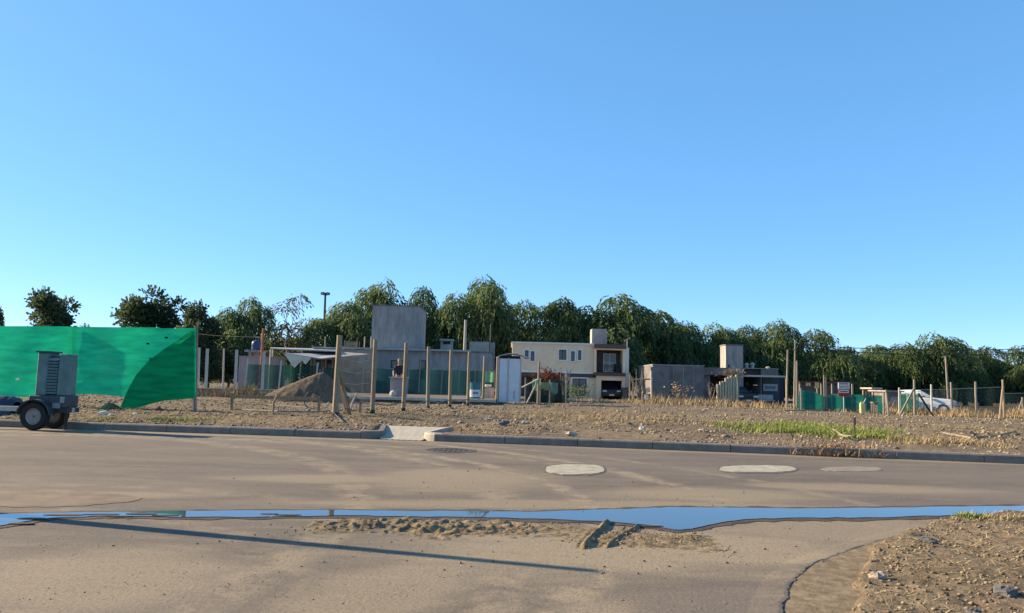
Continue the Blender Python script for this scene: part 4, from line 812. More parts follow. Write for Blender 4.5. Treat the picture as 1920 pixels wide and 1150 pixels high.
# batter boards in front of the sand pile
A, B = T(435, 771), T(598, 774); bb = thing('batter_board', 'low wooden batter board on stakes in front of the sand pile', 'board', ((A.x+B.x)/2, (A.y+B.y)/2, .25)); tA, tB = P(435, 742, A.y), P(598, 747, B.y)
MB().bar(tA+Vector((0, -.04, -.02)), tB+Vector((0, -.04, -.02)), .03, .09).build('board', m_wood, bb)
for a, tp in ((A, tA), (B, tB)): MB().bar((a.x, a.y, gzf(a.x, a.y)-.2), (tp.x, a.y, tp.z+.06), .07, .06).build('stake', m_wood, bb)
a = T(511, 777); MB().tube([(a.x, a.y, gzf(a.x, a.y)-.15), P(513, 755, a.y), P(520, 741, a.y)], .035, 6).build('leaning_stake', m_wood, label='short bent stake in front of the batter board', cat='stake', loc=(a.x, a.y, .25))
def stick(name, label, pts, r, mat, cat='stick'):
    q = []
    for (px, py, dz) in pts: g_ = T(px, py); q.append((g_.x, g_.y, gzf(g_.x, g_.y)+dz))
    MB().tube(q, r, 6).build(name, mat, label=label, cat=cat, loc=q[0])
stick('leaning_stick', 'pale stick leaning up right of the brace foot', [(656, 771, -.05), (660, 769, .25), (668, 766, .5)], .03, m_wood)
a = T(675, 775); MB().box(a.x-.03, a.x+.03, a.y-.03, a.y+.03, .1, .6).build('peg', m_wood, label='short upright peg right of the brace foot', cat='peg', loc=(a.x, a.y, .2)); mb = MB()
stick('iron_bar', 'dark bar lying across the foot of the nearest wooden post', [(607, 771, .22), (630, 784, .08), (644, 796, .02)], .018, m_steel); stick('branch', 'long branch lying under the batter board', [(440, 771, .03), (520, 776, .06), (590, 777, .04), (640, 774, .06)], .02, m_woodg); stick('branch', 'thin pale branch lying in front of the batter board stakes', [(445, 761, .05), (500, 763, .1), (575, 768, .06)], .015, m_woodg)
a = T(585, 766); mb = MB()
for k in range(4):
    pts = [(a.x+(.24+.02*k)*math.cos(t*.5236), a.y+.06*math.sin(t*.7+k), .30+gzf(a.x, a.y)-.05+(.24+.02*k)*math.sin(t*.5236)) for t in range(13)]; mb.tube(pts, .005, 5)
mb.build('wire_coil', m_steel, label='coil of wire standing beside the batter board', cat='wire coil', loc=(a.x, a.y, .25))
# sand pile
m_sand = mat_dirt('heaped_sand', (.125, .094, .064), (.165, .124, .084), (.20, .15, .10), .6); pk = P(607, 693, 31.5); cx, cy = pk.x, 31.5; zt = pk.z-gzf(cx, cy)
xs = np.arange(-4.2, 3., .055); ys = np.arange(-2.4, 2.6, .055); Xg, Yg = np.meshgrid(xs, ys); rx = np.where(Xg < 0, 3.0, 1.3); ry = np.where(Yg < 0, .78, 1.9)
th = np.hypot(Xg/rx, Yg/ry); gul = (fbm(np.arctan2(Yg/ry, Xg/rx)*5+10, th*2)-.47)*.22*sst(.05, .4, th)*sst(1.1, .8, th)
Zg = zt*(1.04-np.sqrt((th*1.04)**2+.006))+gul+(fbm(Xg*5, Yg*5, 3)-.44)*.09; Zg = np.maximum(Zg, -.25)
link('sand_pile', gridmesh('sand_pile', Xg, Yg, Zg), m_sand, loc=(cx, cy, gzf(cx, cy)-.06), label='large heap of building sand beside the shelter', cat='sand pile')
# low wall with white concrete posts
a, b_, c_, d_ = R(368, 731, 540, 744, 35.5); lw = thing('low_wall', 'low concrete foundation wall left of the sand pile', 'wall', ((a+b_)/2, 35.5, .2)); MB().box(a-3, b_, 35.5, 35.7, 0, d_).build('wall_body', m_grey, lw); MB().box(a-3, b_, 35.44, 35.76, d_, d_+.04).build('coping', m_concw, lw)
for px, tp, dx, lab in ((386, 654, 3, 'white concrete post right of the green net end'), (441, 656, 3, 'white concrete post at the left end of the pink wall'), (491, 660, 4, 'white concrete post in front of the orange pole'), (371, 652, 2, 'thin concrete post half hidden by the green net end')):
    q = P(px, 735, 35.98); t0 = P(px+dx, tp, 35.98); MB().bar((q.x, 35.98, -.1), t0, .11, .11).build('concrete_post', m_concw, label=lab, cat='post', group='white concrete posts on the low wall', loc=(q.x, 35.98, .2))
post('thin_post', (418, 730), (420, 654), 55., .07, m_concw, 'thin far concrete post between two white posts')
# slab of the unfinished house
sl_ = P(525, 745, 33.2).x; sr = P(928, 748, 33.2).x; zs = .46
fs_ = thing('foundation_slab', 'long low concrete foundation slab behind the wooden posts', 'slab', ((sl_+sr)/2, 33.2, .2)); MB().box(sl_, sr, 33.2, 46.5, -.1, zs).build('slab_body', M('slab_concrete', (.135, .108, .08), .9, .2, 2, .4, 20), fs_); MB().box(sl_-.05, sr+.05, 33.1, 33.35, zs-.09, zs+.03).build('lit_edge_strip', m_concw, fs_)  # pale front strip stands in for the sunlit top edge of the slab
# dark green net in front of the grey house
nf = thing('net_fence', 'dark green net fence along the front of the grey house', 'fence', (P(760, 742, 44).x, 44, .3)); q0, q1 = P(600, 742, 44).x, P(926, 742, 44).x; zt0 = P(760, 692, 44).z
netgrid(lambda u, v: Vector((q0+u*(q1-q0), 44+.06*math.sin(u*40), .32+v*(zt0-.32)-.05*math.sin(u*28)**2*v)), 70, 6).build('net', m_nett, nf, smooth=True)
for px, tp in ((606, 690), (683, 668), (768, 668), (789, 669), (830, 688), (863, 666), (893, 668), (921, 671)):
    q = P(px, tp, 43.93); MB().bar((q.x-.05, 43.93, .2), (q.x, 43.93, q.z), .06, .06).build('post', m_woodg, nf)
nf = thing('net_fence', 'teal net strip in front of the pink wall', 'fence', (P(530, 720, 44).x, 44.6, .2)); q0, q1 = P(463, 720, 44.6).x, P(597, 720, 44.6).x; zt0 = P(530, 685, 44.6).z
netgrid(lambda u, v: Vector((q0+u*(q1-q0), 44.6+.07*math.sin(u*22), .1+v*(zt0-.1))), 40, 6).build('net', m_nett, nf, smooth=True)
for px, tp in ((465, 672), (528, 676), (596, 680)): q = P(px, tp, 44.5); MB().bar((q.x-.1, 44.5, -.1), (q.x, 44.5, q.z), .09, .09).build('post', m_concw, nf)

# ------------------------------------------------------------ the man at the masonry block
def skin(name, vs, es, rad, mat, parent, root=0, sub=2):
    wp = wpos(parent); me = bpy.data.meshes.new(name); me.from_pydata([tuple(Vector(v)) for v in vs], es, []); me.update()
    o = link(name, me, mat, parent); sk = o.modifiers.new('skin', 'SKIN')
    for i, r in enumerate(rad): d_ = me.skin_vertices[0].data[i]; d_.radius = (r, r) if not isinstance(r, tuple) else r; d_.use_root = (i == root)
    sk.use_smooth_shade = True; ss = o.modifiers.new('sub', 'SUBSURF'); ss.levels = sub; ss.render_levels = sub; return o
def man():
    Y = 35.6; q = P(748, 712, Y); z0 = zs+.035; t = thing('person', 'standing man in a dark T-shirt leaning both hands on the masonry block', 'person', (q.x, Y, z0))
    m_skin = M('skin', (.36, .21, .145), .6, .1, 8); m_shirt = M('dark_tshirt', (.022, .026, .036), .9, .25, 9, .3, 60); m_jean = M('dark_trousers', (.05, .06, .085), .9, .2, 9); m_hair = M('grey_hair', (.22, .20, .18), .9, .3, 30)
    # joints: pelvis, spine, chest, neck, head ... legs, arms reaching down and forwards to the block
    V = [(0, .02, .93), (0, .02, 1.10), (0, 0, 1.30), (0, -.01, 1.42), (0, -.03, 1.50), (0, -.055, 1.58), (0, -.06, 1.67), (0, -.05, 1.74)]; E_ = [(i, i+1) for i in range(7)]; Rr = [(.15, .11), (.145, .105), (.175, .115), (.10, .085), (.058, .06), (.072, .085), (.082, .098), (.055, .065)]
    for s_ in (-1, 1):
        k = len(V); V += [(s_*.10, .02, .86), (s_*.115, .0, .48), (s_*.12, .03, .09), (s_*.13, -.12, .045)]; E_ += [(0, k), (k, k+1), (k+1, k+2), (k+2, k+3)]; Rr += [.095, .062, .045, .04]
        k = len(V); V += [(s_*.19, 0, 1.38), (s_*.27, -.02, 1.12), (s_*.225, -.24, .97), (s_*.20, -.31, .935)]; E_ += [(2, k), (k, k+1), (k+1, k+2), (k+2, k+3)]; Rr += [.062, .043, .032, .036]
    skin('body', V, E_, Rr, m_skin, t)
    V2 = [(0, .02, .92), (0, .02, 1.10), (0, 0, 1.30), (0, -.01, 1.43)]; E2 = [(0, 1), (1, 2), (2, 3)]; R2 = [(.175, .135), (.165, .125), (.195, .135), (.10, .095)]
    for s_ in (-1, 1): k = len(V2); V2 += [(s_*.195, 0, 1.385), (s_*.255, -.015, 1.18)]; E2 += [(2, k), (k, k+1)]; R2 += [.08, .066]
    skin('tshirt', V2, E2, R2, m_shirt, t)
    V3 = [(0, .02, .95), (0, .02, .86)]; E3 = [(0, 1)]; R3 = [(.165, .125), (.15, .12)]
    for s_ in (-1, 1): k = len(V3); V3 += [(s_*.105, .02, .78), (s_*.118, 0, .48), (s_*.12, .03, .10)]; E3 += [(1, k), (k, k+1), (k+1, k+2)]; R3 += [.11, .082, .07]
    skin('trousers', V3, E3, R3, m_jean, t)
    for s_ in (-1, 1):                        # shoes, hands with five fingers
        skin('shoe', [(s_*.12, .05, .05), (s_*.125, -.06, .045), (s_*.13, -.17, .035)], [(0, 1), (1, 2)], [.05, .052, .04], m_tarf, t)
        hx, hy, hz = s_*.20, -.31, .935; V4 = [(hx, hy, hz), (hx-s_*.005, hy-.07, hz-.012)]; E4 = [(0, 1)]; R4 = [(.034, .02), (.04, .018)]
        for j, (dx, L) in enumerate(((-.033, .062), (-.011, .075), (.011, .072), (.032, .055))):
            k = len(V4); V4 += [(hx+dx, hy-.085, hz-.012), (hx+dx*1.15, hy-.085-L*.55, hz-.015), (hx+dx*1.2, hy-.085-L, hz-.026)]; E4 += [(1, k), (k, k+1), (k+1, k+2)]; R4 += [.011, .0095, .008]
        k = len(V4); V4 += [(hx-s_*.04, hy-.035, hz-.012), (hx-s_*.065, hy-.07, hz-.02)]; E4 += [(0, k), (k, k+1)]; R4 += [.012, .01]
        skin('hand', V4, E4, R4, m_skin, t, sub=1)
    L = Vector(wpos(t)); hd = L+Vector((0, -.058, 1.655))
    def ell(name, c, r, mat, zmin=-1., ymax=9):
        mb = MB(); n1, n2 = 10, 14; va = []; fa = []
        for i in range(n1+1):
            a = max(-math.pi/2, math.asin(zmin))+(math.pi/2-max(-math.pi/2, math.asin(zmin)))*i/n1
            for j in range(n2): b_ = 2*math.pi*j/n2; va.append((c.x+r[0]*math.cos(a)*math.cos(b_), c.y+r[1]*math.cos(a)*math.sin(b_), c.z+r[2]*math.sin(a)))
        for i in range(n1):
            for j in range(n2): fa.append((i*n2+j, i*n2+(j+1) % n2, (i+1)*n2+(j+1) % n2, (i+1)*n2+j))
        return mb.add(va, fa).build(name, mat, t, smooth=True)
    ell('hair', hd+Vector((0, .022, .035)), (.088, .098, .085), m_hair, -.25); ell('nose', hd+Vector((0, -.105, -.012)), (.014, .02, .026), m_skin)
    for s_ in (-1, 1): ell('eye', hd+Vector((s_*.032, -.088, .018)), (.013, .01, .008), m_dark); ell('ear', hd+Vector((s_*.086, .01, .0)), (.014, .026, .034), m_skin)
    ell('mouth', hd+Vector((0, -.088, -.052)), (.026, .01, .007), M('lips', (.25, .10, .08), .6, .1, 8)); ell('beard', hd+Vector((0, -.06, -.085)), (.05, .04, .03), m_hair)
    # the block he leans on
    a, b_ = P(731, 730, Y-.6).x, P(763, 730, Y-.6).x; bt = z0+.895; bk = thing('masonry_block', 'waist-high raw masonry block with a flat slab top before the man', 'block', ((a+b_)/2, Y-.5, zs)); MB().box(a+.04, b_-.04, Y-.72, Y-.26, zs+.02, bt-.055).build('body', m_pink, bk, bevel=.01); MB().box(a-.04, b_+.03, Y-.78, Y-.2, bt-.053, bt).build('top_slab', m_concw, bk)
    for k in range(4): zz = zs+.12+k*.19; MB().box(a+.035, b_-.035, Y-.728, Y-.25, zz, zz+.012).build('mortar_joint', m_concw, bk)
    bag = MB().lathe([(.12, 0), (.17, .08), (.15, .2), (.05, .28)], (a+.22, Y-.98, zs+.03), 10).build('cement_bag', m_concw, label='small pale bag at the foot of the masonry block', cat='bag', loc=(a+.22, Y-.98, zs+.03))
man()
# oil drum
g_ = G(889, 756, .25); Y = g_.y; a, b_, c_, d_ = R(877, 717, 902, 756, Y); r = .29; cx = (a+b_)/2; zb = gzf(cx, Y)-.01; h = d_-zb; dr = thing('oil_drum', 'teal steel drum with a white band standing behind the posts', 'drum', (cx, Y, zb)); m_teal = M('teal_drum_paint', (.035, .16, .17), .5, .2, 5); m_wband = M('white_drum_paint', (.62, .62, .60), .55, .12, 5)
MB().lathe([(r, 0), (r+.012, .01), (r+.012, .03), (r, .04), (r, h*.32)], (cx, Y, zb), 24).build('lower_shell', m_teal, dr, smooth=False); MB().lathe([(r, h*.32+.001), (r+.012, h*.34), (r, h*.36), (r, h*.66)], (cx, Y, zb), 24).build('white_band', m_wband, dr); MB().lathe([(r, h*.66+.001), (r+.012, h*.68), (r, h*.70), (r, h-.04), (r+.012, h-.03), (r+.012, h), (r-.02, h), (r-.02, h-.02)], (cx, Y, zb), 24).build('upper_shell', m_teal, dr)
mb = MB()
for k in range(7):
    t = -math.pi/2-.2+k*.14; x, y = cx+(r+.004)*math.cos(t), Y+(r+.004)*math.sin(t); mb.box(x-.013, x+.013, y-.004, y+.004, zb+h*.47, zb+h*(.53+.02*(k % 3)))
mb.build('printed_lettering', m_dark, dr)
# cabinet and cloth behind the drum
a, b_, c_, d_ = R(907, 727, 926, 750, 37.5); cb = thing('old_cabinet', 'grey outdoor cabinet with a basin between the drum and the white shed', 'cabinet', ((a+b_)/2, 37.5, zs)); zc = gzf((a+b_)/2, 37.5); MB().box(a, b_, 37.5, 38., zc-.02, d_).build('case', m_grey, cb); MB().box(a+.04, (a+b_)/2-.01, 37.47, 37.498, zc+.1, d_-.08).build('door', m_pink, cb); MB().box((a+b_)/2+.01, b_-.04, 37.47, 37.498, zc+.1, d_-.08).build('door', m_pink, cb); MB().lathe([(.09, 0), (.17, .06), (.18, .14), (.16, .15), (.08, .03)], ((a+b_)/2-.05, 37.75, d_), 14).build('basin', m_concw, cb)
a, b_, c_, d_ = R(908, 697, 926, 717, 38.2); cf = thing('cloth_screen', 'teal cloth hung above the grey cabinet', 'cloth', ((a+b_)/2, 38.2, d_)); netgrid(lambda u, v: Vector((a+u*(b_-a), 38.2+.04*math.sin(u*9), c_+v*(d_-c_))), 12, 6).build('cloth', m_netp, cf); MB().bar((a-.05, 38.22, d_), (b_+.05, 38.22, d_), .03, .03).build('rail', m_woodg, cf)
for x in (a-.03, b_+.03): MB().bar((x, 38.24, 0), (x, 38.24, d_+.1), .05, .05).build('post', m_woodg, cf)
# white metal shed
def shed():
    Y = 36.5; a, b_, c_, d_ = R(934, 672, 976, 747, Y); z = gzf(0, Y)+.06; t = thing('metal_shed', 'narrow white sheet-metal shed with a curved roof', 'shed', ((a+b_)/2, Y, z-.06)); m_ws = M('white_sheet', (.60, .61, .62), .45, .08, 3, metal=.1); mid = a+(b_-a)*.44
    for x0, x1 in ((a+.05, mid-.03), (mid+.03, b_-.03)): o = MB().box(x0, x1, Y, Y+.03, z, d_-.02).build('sheet_panel', m_ws, t)
    for x in (a, mid, b_): MB().box(x-.03, x+.03, Y-.03, Y+.05, z-.3, d_+.02).build('upright', m_concw, t)
    for yy in (Y+.06, ): MB().box(a, a+.03, yy, Y+1.15, z, d_-.02).box(b_-.03, b_, yy, Y+1.15, z, d_-.02).box(a, b_, Y+1.15, Y+1.18, z, d_-.02).build('side_sheet', m_ws, t)
    mb = MB(); va = []; n = 12
    for i in range(n+1):
        u = i/n; x = a-.12+(b_-a+.6)*u; zz = d_+.02+.20*math.sin(min(1, u*1.15)*math.pi*.92)-.10*max(0, u-.75)*4*.5
        for yy in (Y-.15, Y+1.3):
            va += [(x, yy, zz), (x, yy, zz+.025)]
    fa = []
    for i in range(n): k = i*4; fa += [(k+1, k+3, k+7, k+5), (k, k+4, k+6, k+2), (k, k+1, k+5, k+4), (k+2, k+6, k+7, k+3)]
    fa += [(0, 2, 3, 1), (n*4, n*4+1, n*4+3, n*4+2)]; mb.add(va, fa).build('curved_roof', m_ws, t)
    MB().box(a+.03, b_-.03, Y+.1, Y+.13, d_-.02, d_+.12).build('gable', m_dark, t); MB().box(mid+.3, mid+.33, Y-.02, Y-.002, z+.15, z+.55).build('handle', m_grey2, t)
shed()
bp = thing('braced_post', 'wooden post with two props just right of the white shed', 'post', (P(1011, 748, 38.).x, 38., .2)); A = P(1011, 678, 38.); z = gzf(A.x, 38.); MB().tube([(A.x-.03, 38., z-.3), A], [.06, .055], 8).build('shaft', m_wood, bp)
for e_, s_ in (((978, 727), .45), ((986, 749), .5)): q = P(*e_, 38.0); MB().tube([P(1010, 711, 37.94), (q.x, 37.94, q.z-(.3 if e_[1] > 740 else 0))], .04, 6).build('prop', m_concw, bp)
a, b_, c_, d_ = R(984, 712, 1064, 748, 41.); nf = thing('net_fence', 'dark mesh fence hung with teal and green cloths before the cream house', 'fence', ((a+b_)/2, 41, .15)); netgrid(lambda u, v: Vector((a+u*(b_-a), 41+.05*math.sin(u*20), .05+v*(d_-.05)-.1*math.sin(u*8)**2*v)), 40, 8).build('net', m_netd, nf); MB().box(a, b_, 41.25, 41.5, -.1, .65).build('hedge_base', m_leafB, nf)
for q, mt in (((998, 711, 1013, 733), m_netp), ((1013.5, 717, 1030, 731), M('olive_cloth', (.20, .22, .11), .95, .2, 5)), ((1031, 718, 1046, 738), M('sage_cloth', (.13, .22, .16), .95, .2, 5))):
    x0, x1, z0_, z1_ = R(*q, 40.85); netgrid(lambda u, v: Vector((x0+u*(x1-x0), 40.85+.03*math.sin(u*12+v*2), z0_+v*(z1_-z0_)+.05*math.sin(u*7)*(1-v))), 10, 8).build('cloth', mt, nf)
for px, tp in ((985, 708), (1013, 709), (1031, 712), (1062, 690)): q = P(px, tp, 40.95); MB().bar((q.x, 40.95, -.1), (q.x, 40.95, q.z), .06, .06).build('post', m_concw, nf)
# shrubs
def shrub(name, label, px, py, Y, n, rx, rz, mat, z=None, stems=7, smat=None):
    q = P(px, py, Y); zb = gzf(q.x, Y); t = thing(name, label, 'shrub', (q.x, Y, zb)); mb = MB(); tips = []
    for k in range(stems):
        a = random.uniform(0, 6.28); e = Vector((q.x+rx*random.uniform(.3, 1)*math.cos(a), Y+.5*rx*math.sin(a), q.z+rz*random.uniform(-.6, 1))); m_ = Vector((q.x, Y, zb)).lerp(e, .5)+Vector((random.uniform(-.1, .1), 0, .15)); mb.tube([(q.x, Y, zb-.1), (q.x, Y, zb+.3), m_, e], [.05, .04, .028, .012], 5); tips += [e, m_]
        for w_ in range(2): f_ = m_.lerp(e, random.uniform(.2, .9)); g2 = f_+Vector((random.uniform(-.4, .4), random.uniform(-.2, .2), random.uniform(.1, .5))); mb.tube([f_, g2], [.018, .007], 4); tips.append(g2)
    mb.build('branches', smat or m_bark, t)
    if n:
        Q = []; Tn = []; r_ = np.random.default_rng(len(label))
        for k in range(n):
            e = np.array(tips[k % len(tips)])+r_.normal(size=3)*np.array([rx*.35, .2, rz*.35]); d_ = r_.normal(size=3); d_ /= np.linalg.norm(d_); s_ = np.cross(d_, r_.normal(size=3)); s_ /= np.linalg.norm(s_); Q.append([e, e+d_*.07+s_*.05, e+d_*.15, e+d_*.07-s_*.05]); Tn.append(r_.random())
        Q = np.array(Q); me = npmesh('leaves', Q.reshape(-1, 3)-np.array(wpos(t)), np.arange(len(Q)*4).reshape(-1, 4), Tn); link('leaves', me, mat, t)
shrub('red_shrub', 'reddish-leaved shrub over the cloth fence before the cream house', 1027, 704, 42.5, 380, .55, .22, mat_leaf('red_foliage', (.12, .045, .03), (.24, .10, .05))); shrub('bare_shrub', 'pale bare shrub beside the cloth fence', 1058, 706, 41.8, 0, .5, .5, None, stems=9, smat=m_barkp)
shrub('pruned_tree', 'pollarded bare young tree between the two houses', 1197, 708, 54, 0, .9, .7, None, stems=10, smat=m_barkp); shrub('pruned_tree', 'small pollarded bare tree before the dark doorway', 1335, 726, 52, 0, .45, .35, None, stems=8, smat=m_barkp); shrub('garden_shrub', 'low green shrub under the ground-floor window', 1085, 738, 60, 500, .9, .25, m_leafA); shrub('bare_shrub', 'dead pale shrub in the dry grass before the grey wall', 1275, 735, 53, 160, .6, .5, m_dry, smat=m_barkp)
# small fence, planks and sign between the houses
fr = thing('pole_frame', 'rustic pole frame standing between the cream and dark houses', 'frame', (P(1205, 750, 57).x, 57, 0)); A, B = P(1181, 712, 57), P(1224, 711, 57); MB().tube([A, B], .06, 6).build('crossbar', m_wood, fr)
for px, tp in ((1181, 703), (1187, 712), (1204, 722)): q = P(px, tp, 57); MB().tube([(q.x, 57, gzf(q.x, 57)-.3), q], .05, 6).build('post', m_woodg, fr)
post('tall_post', (1222, 752), (1221, 695), 55, .07, m_concw, 'tall pale post at the left end of the blank grey wall')
for k in range(4):
    A, B = P(1205, 737-2.4*k, 56), P(1219, 734.5-2.4*k, 56); MB().bar(A+Vector((0, .02*k, 0)), B, .3, .06).build('plank', m_woodg, label='%s plank of the pile behind the small white sign' % ('lowest', 'second lowest', 'third', 'topmost')[k], cat='plank', loc=tuple(A))
a, b_, c_, d_ = R(1205, 735, 1219, 750, 56.1); MB().box(a, b_, 55.95, 56.4, gzf(a, 56)-.1, d_-.14).build('plank_stand', m_dark, label='dark crate carrying the plank pile between the houses', cat='crate', loc=((a+b_)/2, 56.1, 0))
a, b_, c_, d_ = R(1208, 740, 1216, 749, 53.5); sg = thing('small_sign', 'small square white notice on a stake between the houses', 'sign', ((a+b_)/2, 53.5, 0)); MB().box(a, b_, 53.5, 53.52, c_, d_).build('board', m_white, sg); MB().box((a+b_)/2-.025, (a+b_)/2+.025, 53.525, 53.56, gzf(a, 53.5)-.2, d_-.05).build('stake', m_woodg, sg); MB().lathe([(.001, 0), (.075, .005), (.075, .1), (.001, .105)], ((a+b_)/2, 53.49, (c_+d_)/2-.05), 10).build('printed_mark', m_grey, sg)
# log palisade
pf = thing('log_palisade', 'short palisade of upright pale logs beside the dark carport', 'fence', (P(1364, 755, 52).x, 52, 0)); L_ = [1346, 1351, 1356, 1361, 1366, 1371, 1376, 1381]; tps = [721, 716, 715, 709, 707, 705, 706, 703]
for px, tp in zip(L_, tps): q = P(px, tp, 52); MB().tube([(q.x, 52+.1*random.random(), gzf(q.x, 52)-.3), q+Vector((0, .05, 0))], [.085, .075], 8).build('log', M('pale_log', (.42, .38, .26), .9, .25, 5, .4, 30, stretch=(4, 4, .4)), pf)
# utility poles and wires
post('utility_pole', (1475, 757), (1477, 656), 52, .07, m_woodg, 'left one of the thin poles beside the dark house', cat='pole'); post('utility_pole', (1494, 762), (1494, 677), 46, .07, m_woodg, 'shortest pole just behind the tallest pole', cat='pole')
up = thing('utility_pole', 'tallest thin pole with a small crossarm right of the dark house', 'pole', (P(1489, 768, 44).x, 44, 0)); A = P(1491, 638, 44); q = P(1489, 768, 44); MB().tube([(q.x, 44, gzf(q.x, 44)-.4), A], [.08, .045], 8).build('shaft', m_woodg, up); B1, B2 = P(1487, 656, 44), P(1494.5, 651, 44); MB().tube([B1, B2], .025, 6).build('crossarm', m_woodg, up)
u2 = P(2060, 650, 46); up2 = thing('utility_pole', 'wooden utility pole beyond the right edge of the picture', 'pole', (u2.x, 46, 0)); MB().tube([(u2.x, 46, -.6), u2+Vector((0, 0, .4))], [.12, .09], 8).build('shaft', m_woodg, up2); MB().bar(u2+Vector((-.5, 0, 0)), u2+Vector((.5, 0, 0)), .08, .08).build('crossarm', m_woodg, up2)
m_cable = M('black_cable', (.02, .02, .022), .7, .1, 3)
def cable(label, A, B, sag, r=.022, n=16): A, B = Vector(A), Vector(B); MB().tube([A.lerp(B, i/n)-Vector((0, 0, sag*4*(i/n)*(1-i/n))) for i in range(n+1)], r, 5).build('cable', m_cable, label=label, cat='cable', loc=tuple(A))
cable('upper overhead cable stretching right from the tallest pole', P(1491, 646, 44), u2+Vector((0, 0, .12)), .35); cable('lower overhead cable stretching right from the tallest pole', B2, u2+Vector((-.4, 0, -.02)), .5); cable('overhead cable between the dark left tree and the orange pole', P(330, 620, 60), P(494, 632, 45.5), .15, r=.012)
# floodlight mast far away
Ym = 130.; b_ = P(608, 640, Ym); tp = P(610, 552, Ym); fm = thing('floodlight_mast', 'tall thin floodlight mast with a ring of lamps behind the trees', 'light mast', (b_.x, Ym, -.3)); MB().tube([(b_.x, Ym, -.5), tp], [.30, .18], 8).build('mast', m_steel, fm); MB().lathe([(.1, 0), (.62, .12), (.66, .35), (.2, .40)], tuple(tp-Vector((0, 0, .15))), 14).build('head_ring', m_steel, fm)
for k in range(6): a = k*math.pi/3+.3; x, y = tp.x+.62*math.cos(a), Ym+.62*math.sin(a); MB().box(x-.16, x+.16, y-.12, y+.12, tp.z-.12, tp.z+.32).build('lamp', M('lamp_housing', (.20, .21, .22), .5, .1, 3), fm)

# ------------------------------------------------------------ right-hand nets, posts and odds and ends
Yn = 41.; tope = [(1497, 752), (1499, 733), (1503, 731), (1522, 734), (1545, 742), (1562, 738), (1600, 740), (1655, 742)]
nf = thing('net_fence', 'drooping teal net fence left and right of the red and white sign', 'fence', (P(1575, 765, Yn).x, Yn, -.05))
def f_rn(u, v): px = 1497+u*158; py = float(np.interp(px, [t_[0] for t_ in tope], [t_[1] for t_ in tope])); q = P(px, py, Yn); zb = gzf(q.x, Yn)+.04; return Vector((q.x, Yn+.08*math.sin(u*26), zb+(q.z-zb)*v))
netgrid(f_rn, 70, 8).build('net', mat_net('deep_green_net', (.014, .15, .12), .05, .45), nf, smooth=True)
for px, tp in ((1545, 704), (1549, 708), (1502, 728), (1657, 735)): q = P(px, tp, Yn-.06); MB().bar((q.x, Yn-.06, gzf(q.x, Yn)-.3), q, .055, .055).build('post', m_woodg, nf)
A, B = P(1546, 744, Yn-.1), P(1566, 740, Yn-.1); MB().tube([A, B], .025, 6).build('top_rail', m_woodg, nf)
a, b_, c_, d_ = R(1572, 717.5, 1593, 744, 39.); zm = c_+(d_-c_)*.53; sg = thing('sale_sign', 'white and red sign board on a thin post in front of the teal net', 'sign', ((a+b_)/2, 39, 0)); MB().box(a, b_, 39, 39.03, zm+.006, d_).build('white_board', m_white, sg); MB().box(a, b_, 39.002, 39.032, c_, zm-.006).build('red_board', M('red_sign_paint', (.33, .035, .04), .6, .15, 4), sg); MB().box((a+b_)/2-.02, (a+b_)/2+.02, 39.034, 39.07, gzf(a, 39)-.3, d_-.05).build('post', m_concw, sg)
mb = MB(); w = b_-a
for row, (zr, hgt) in enumerate(((.86, .05), (.62, .035), (.36, .04), (.16, .03))):
    x = a+w*.08
    while x < b_-w*.12:
        L = w*random.uniform(.03, .09); mb.box(x, x+L, 38.994, 38.999, zm+(d_-zm)*zr-hgt*.6, zm+(d_-zm)*zr+hgt*.6); x += L+w*.018
mb.build('printed_lines', m_grey2, sg); MB().box(a+w*.06, b_-w*.1, 38.993, 39.0, c_+(zm-c_)*.52, c_+(zm-c_)*.90).build('white_strip', m_white, sg)
mb = MB(); x = a+w*.14
while x < b_-w*.2: L = w*random.uniform(.04, .08); mb.box(x, x+L, 38.986, 38.991, c_+(zm-c_)*.62, c_+(zm-c_)*.80); x += L+w*.02
mb.build('printed_line', m_dark, sg)
# timber frame with hanging boards behind the net
Yf = 50.; tf = thing('timber_frame', 'dark red timber rail on posts with pale boards hanging behind the teal net', 'frame', (P(1550, 760, Yf).x, Yf, -.1)); MB().bar(P(1498, 717, Yf), P(1600, 718, Yf), .1, .14).build('rail', M('dark_red_wood', (.12, .045, .035), .85, .3, 5), tf)
for px in (1500, 1540, 1560, 1598): q = P(px, 717, Yf+.08); MB().bar((q.x, Yf+.08, -.5), q, .09, .09).build('post', m_woodg, tf)
for q in ((1511, 718, 1515, 724), (1516, 718, 1520, 724), (1528, 717, 1536, 728), (1531, 728, 1534, 740)): x0, x1, z0_, z1_ = R(*q, Yf-.1); MB().box(x0, x1, Yf-.1, Yf-.07, z0_, z1_).build('hanging_board', M('yellow_wood', (.52, .36, .16), .8, .2, 5), tf)
MB().box(P(1498, 730, Yf+2).x, P(1600, 730, Yf+2).x, Yf+2, Yf+2.1, -.3, P(1550, 722, Yf+2).z).build('back_boards', m_dkbrown, tf)
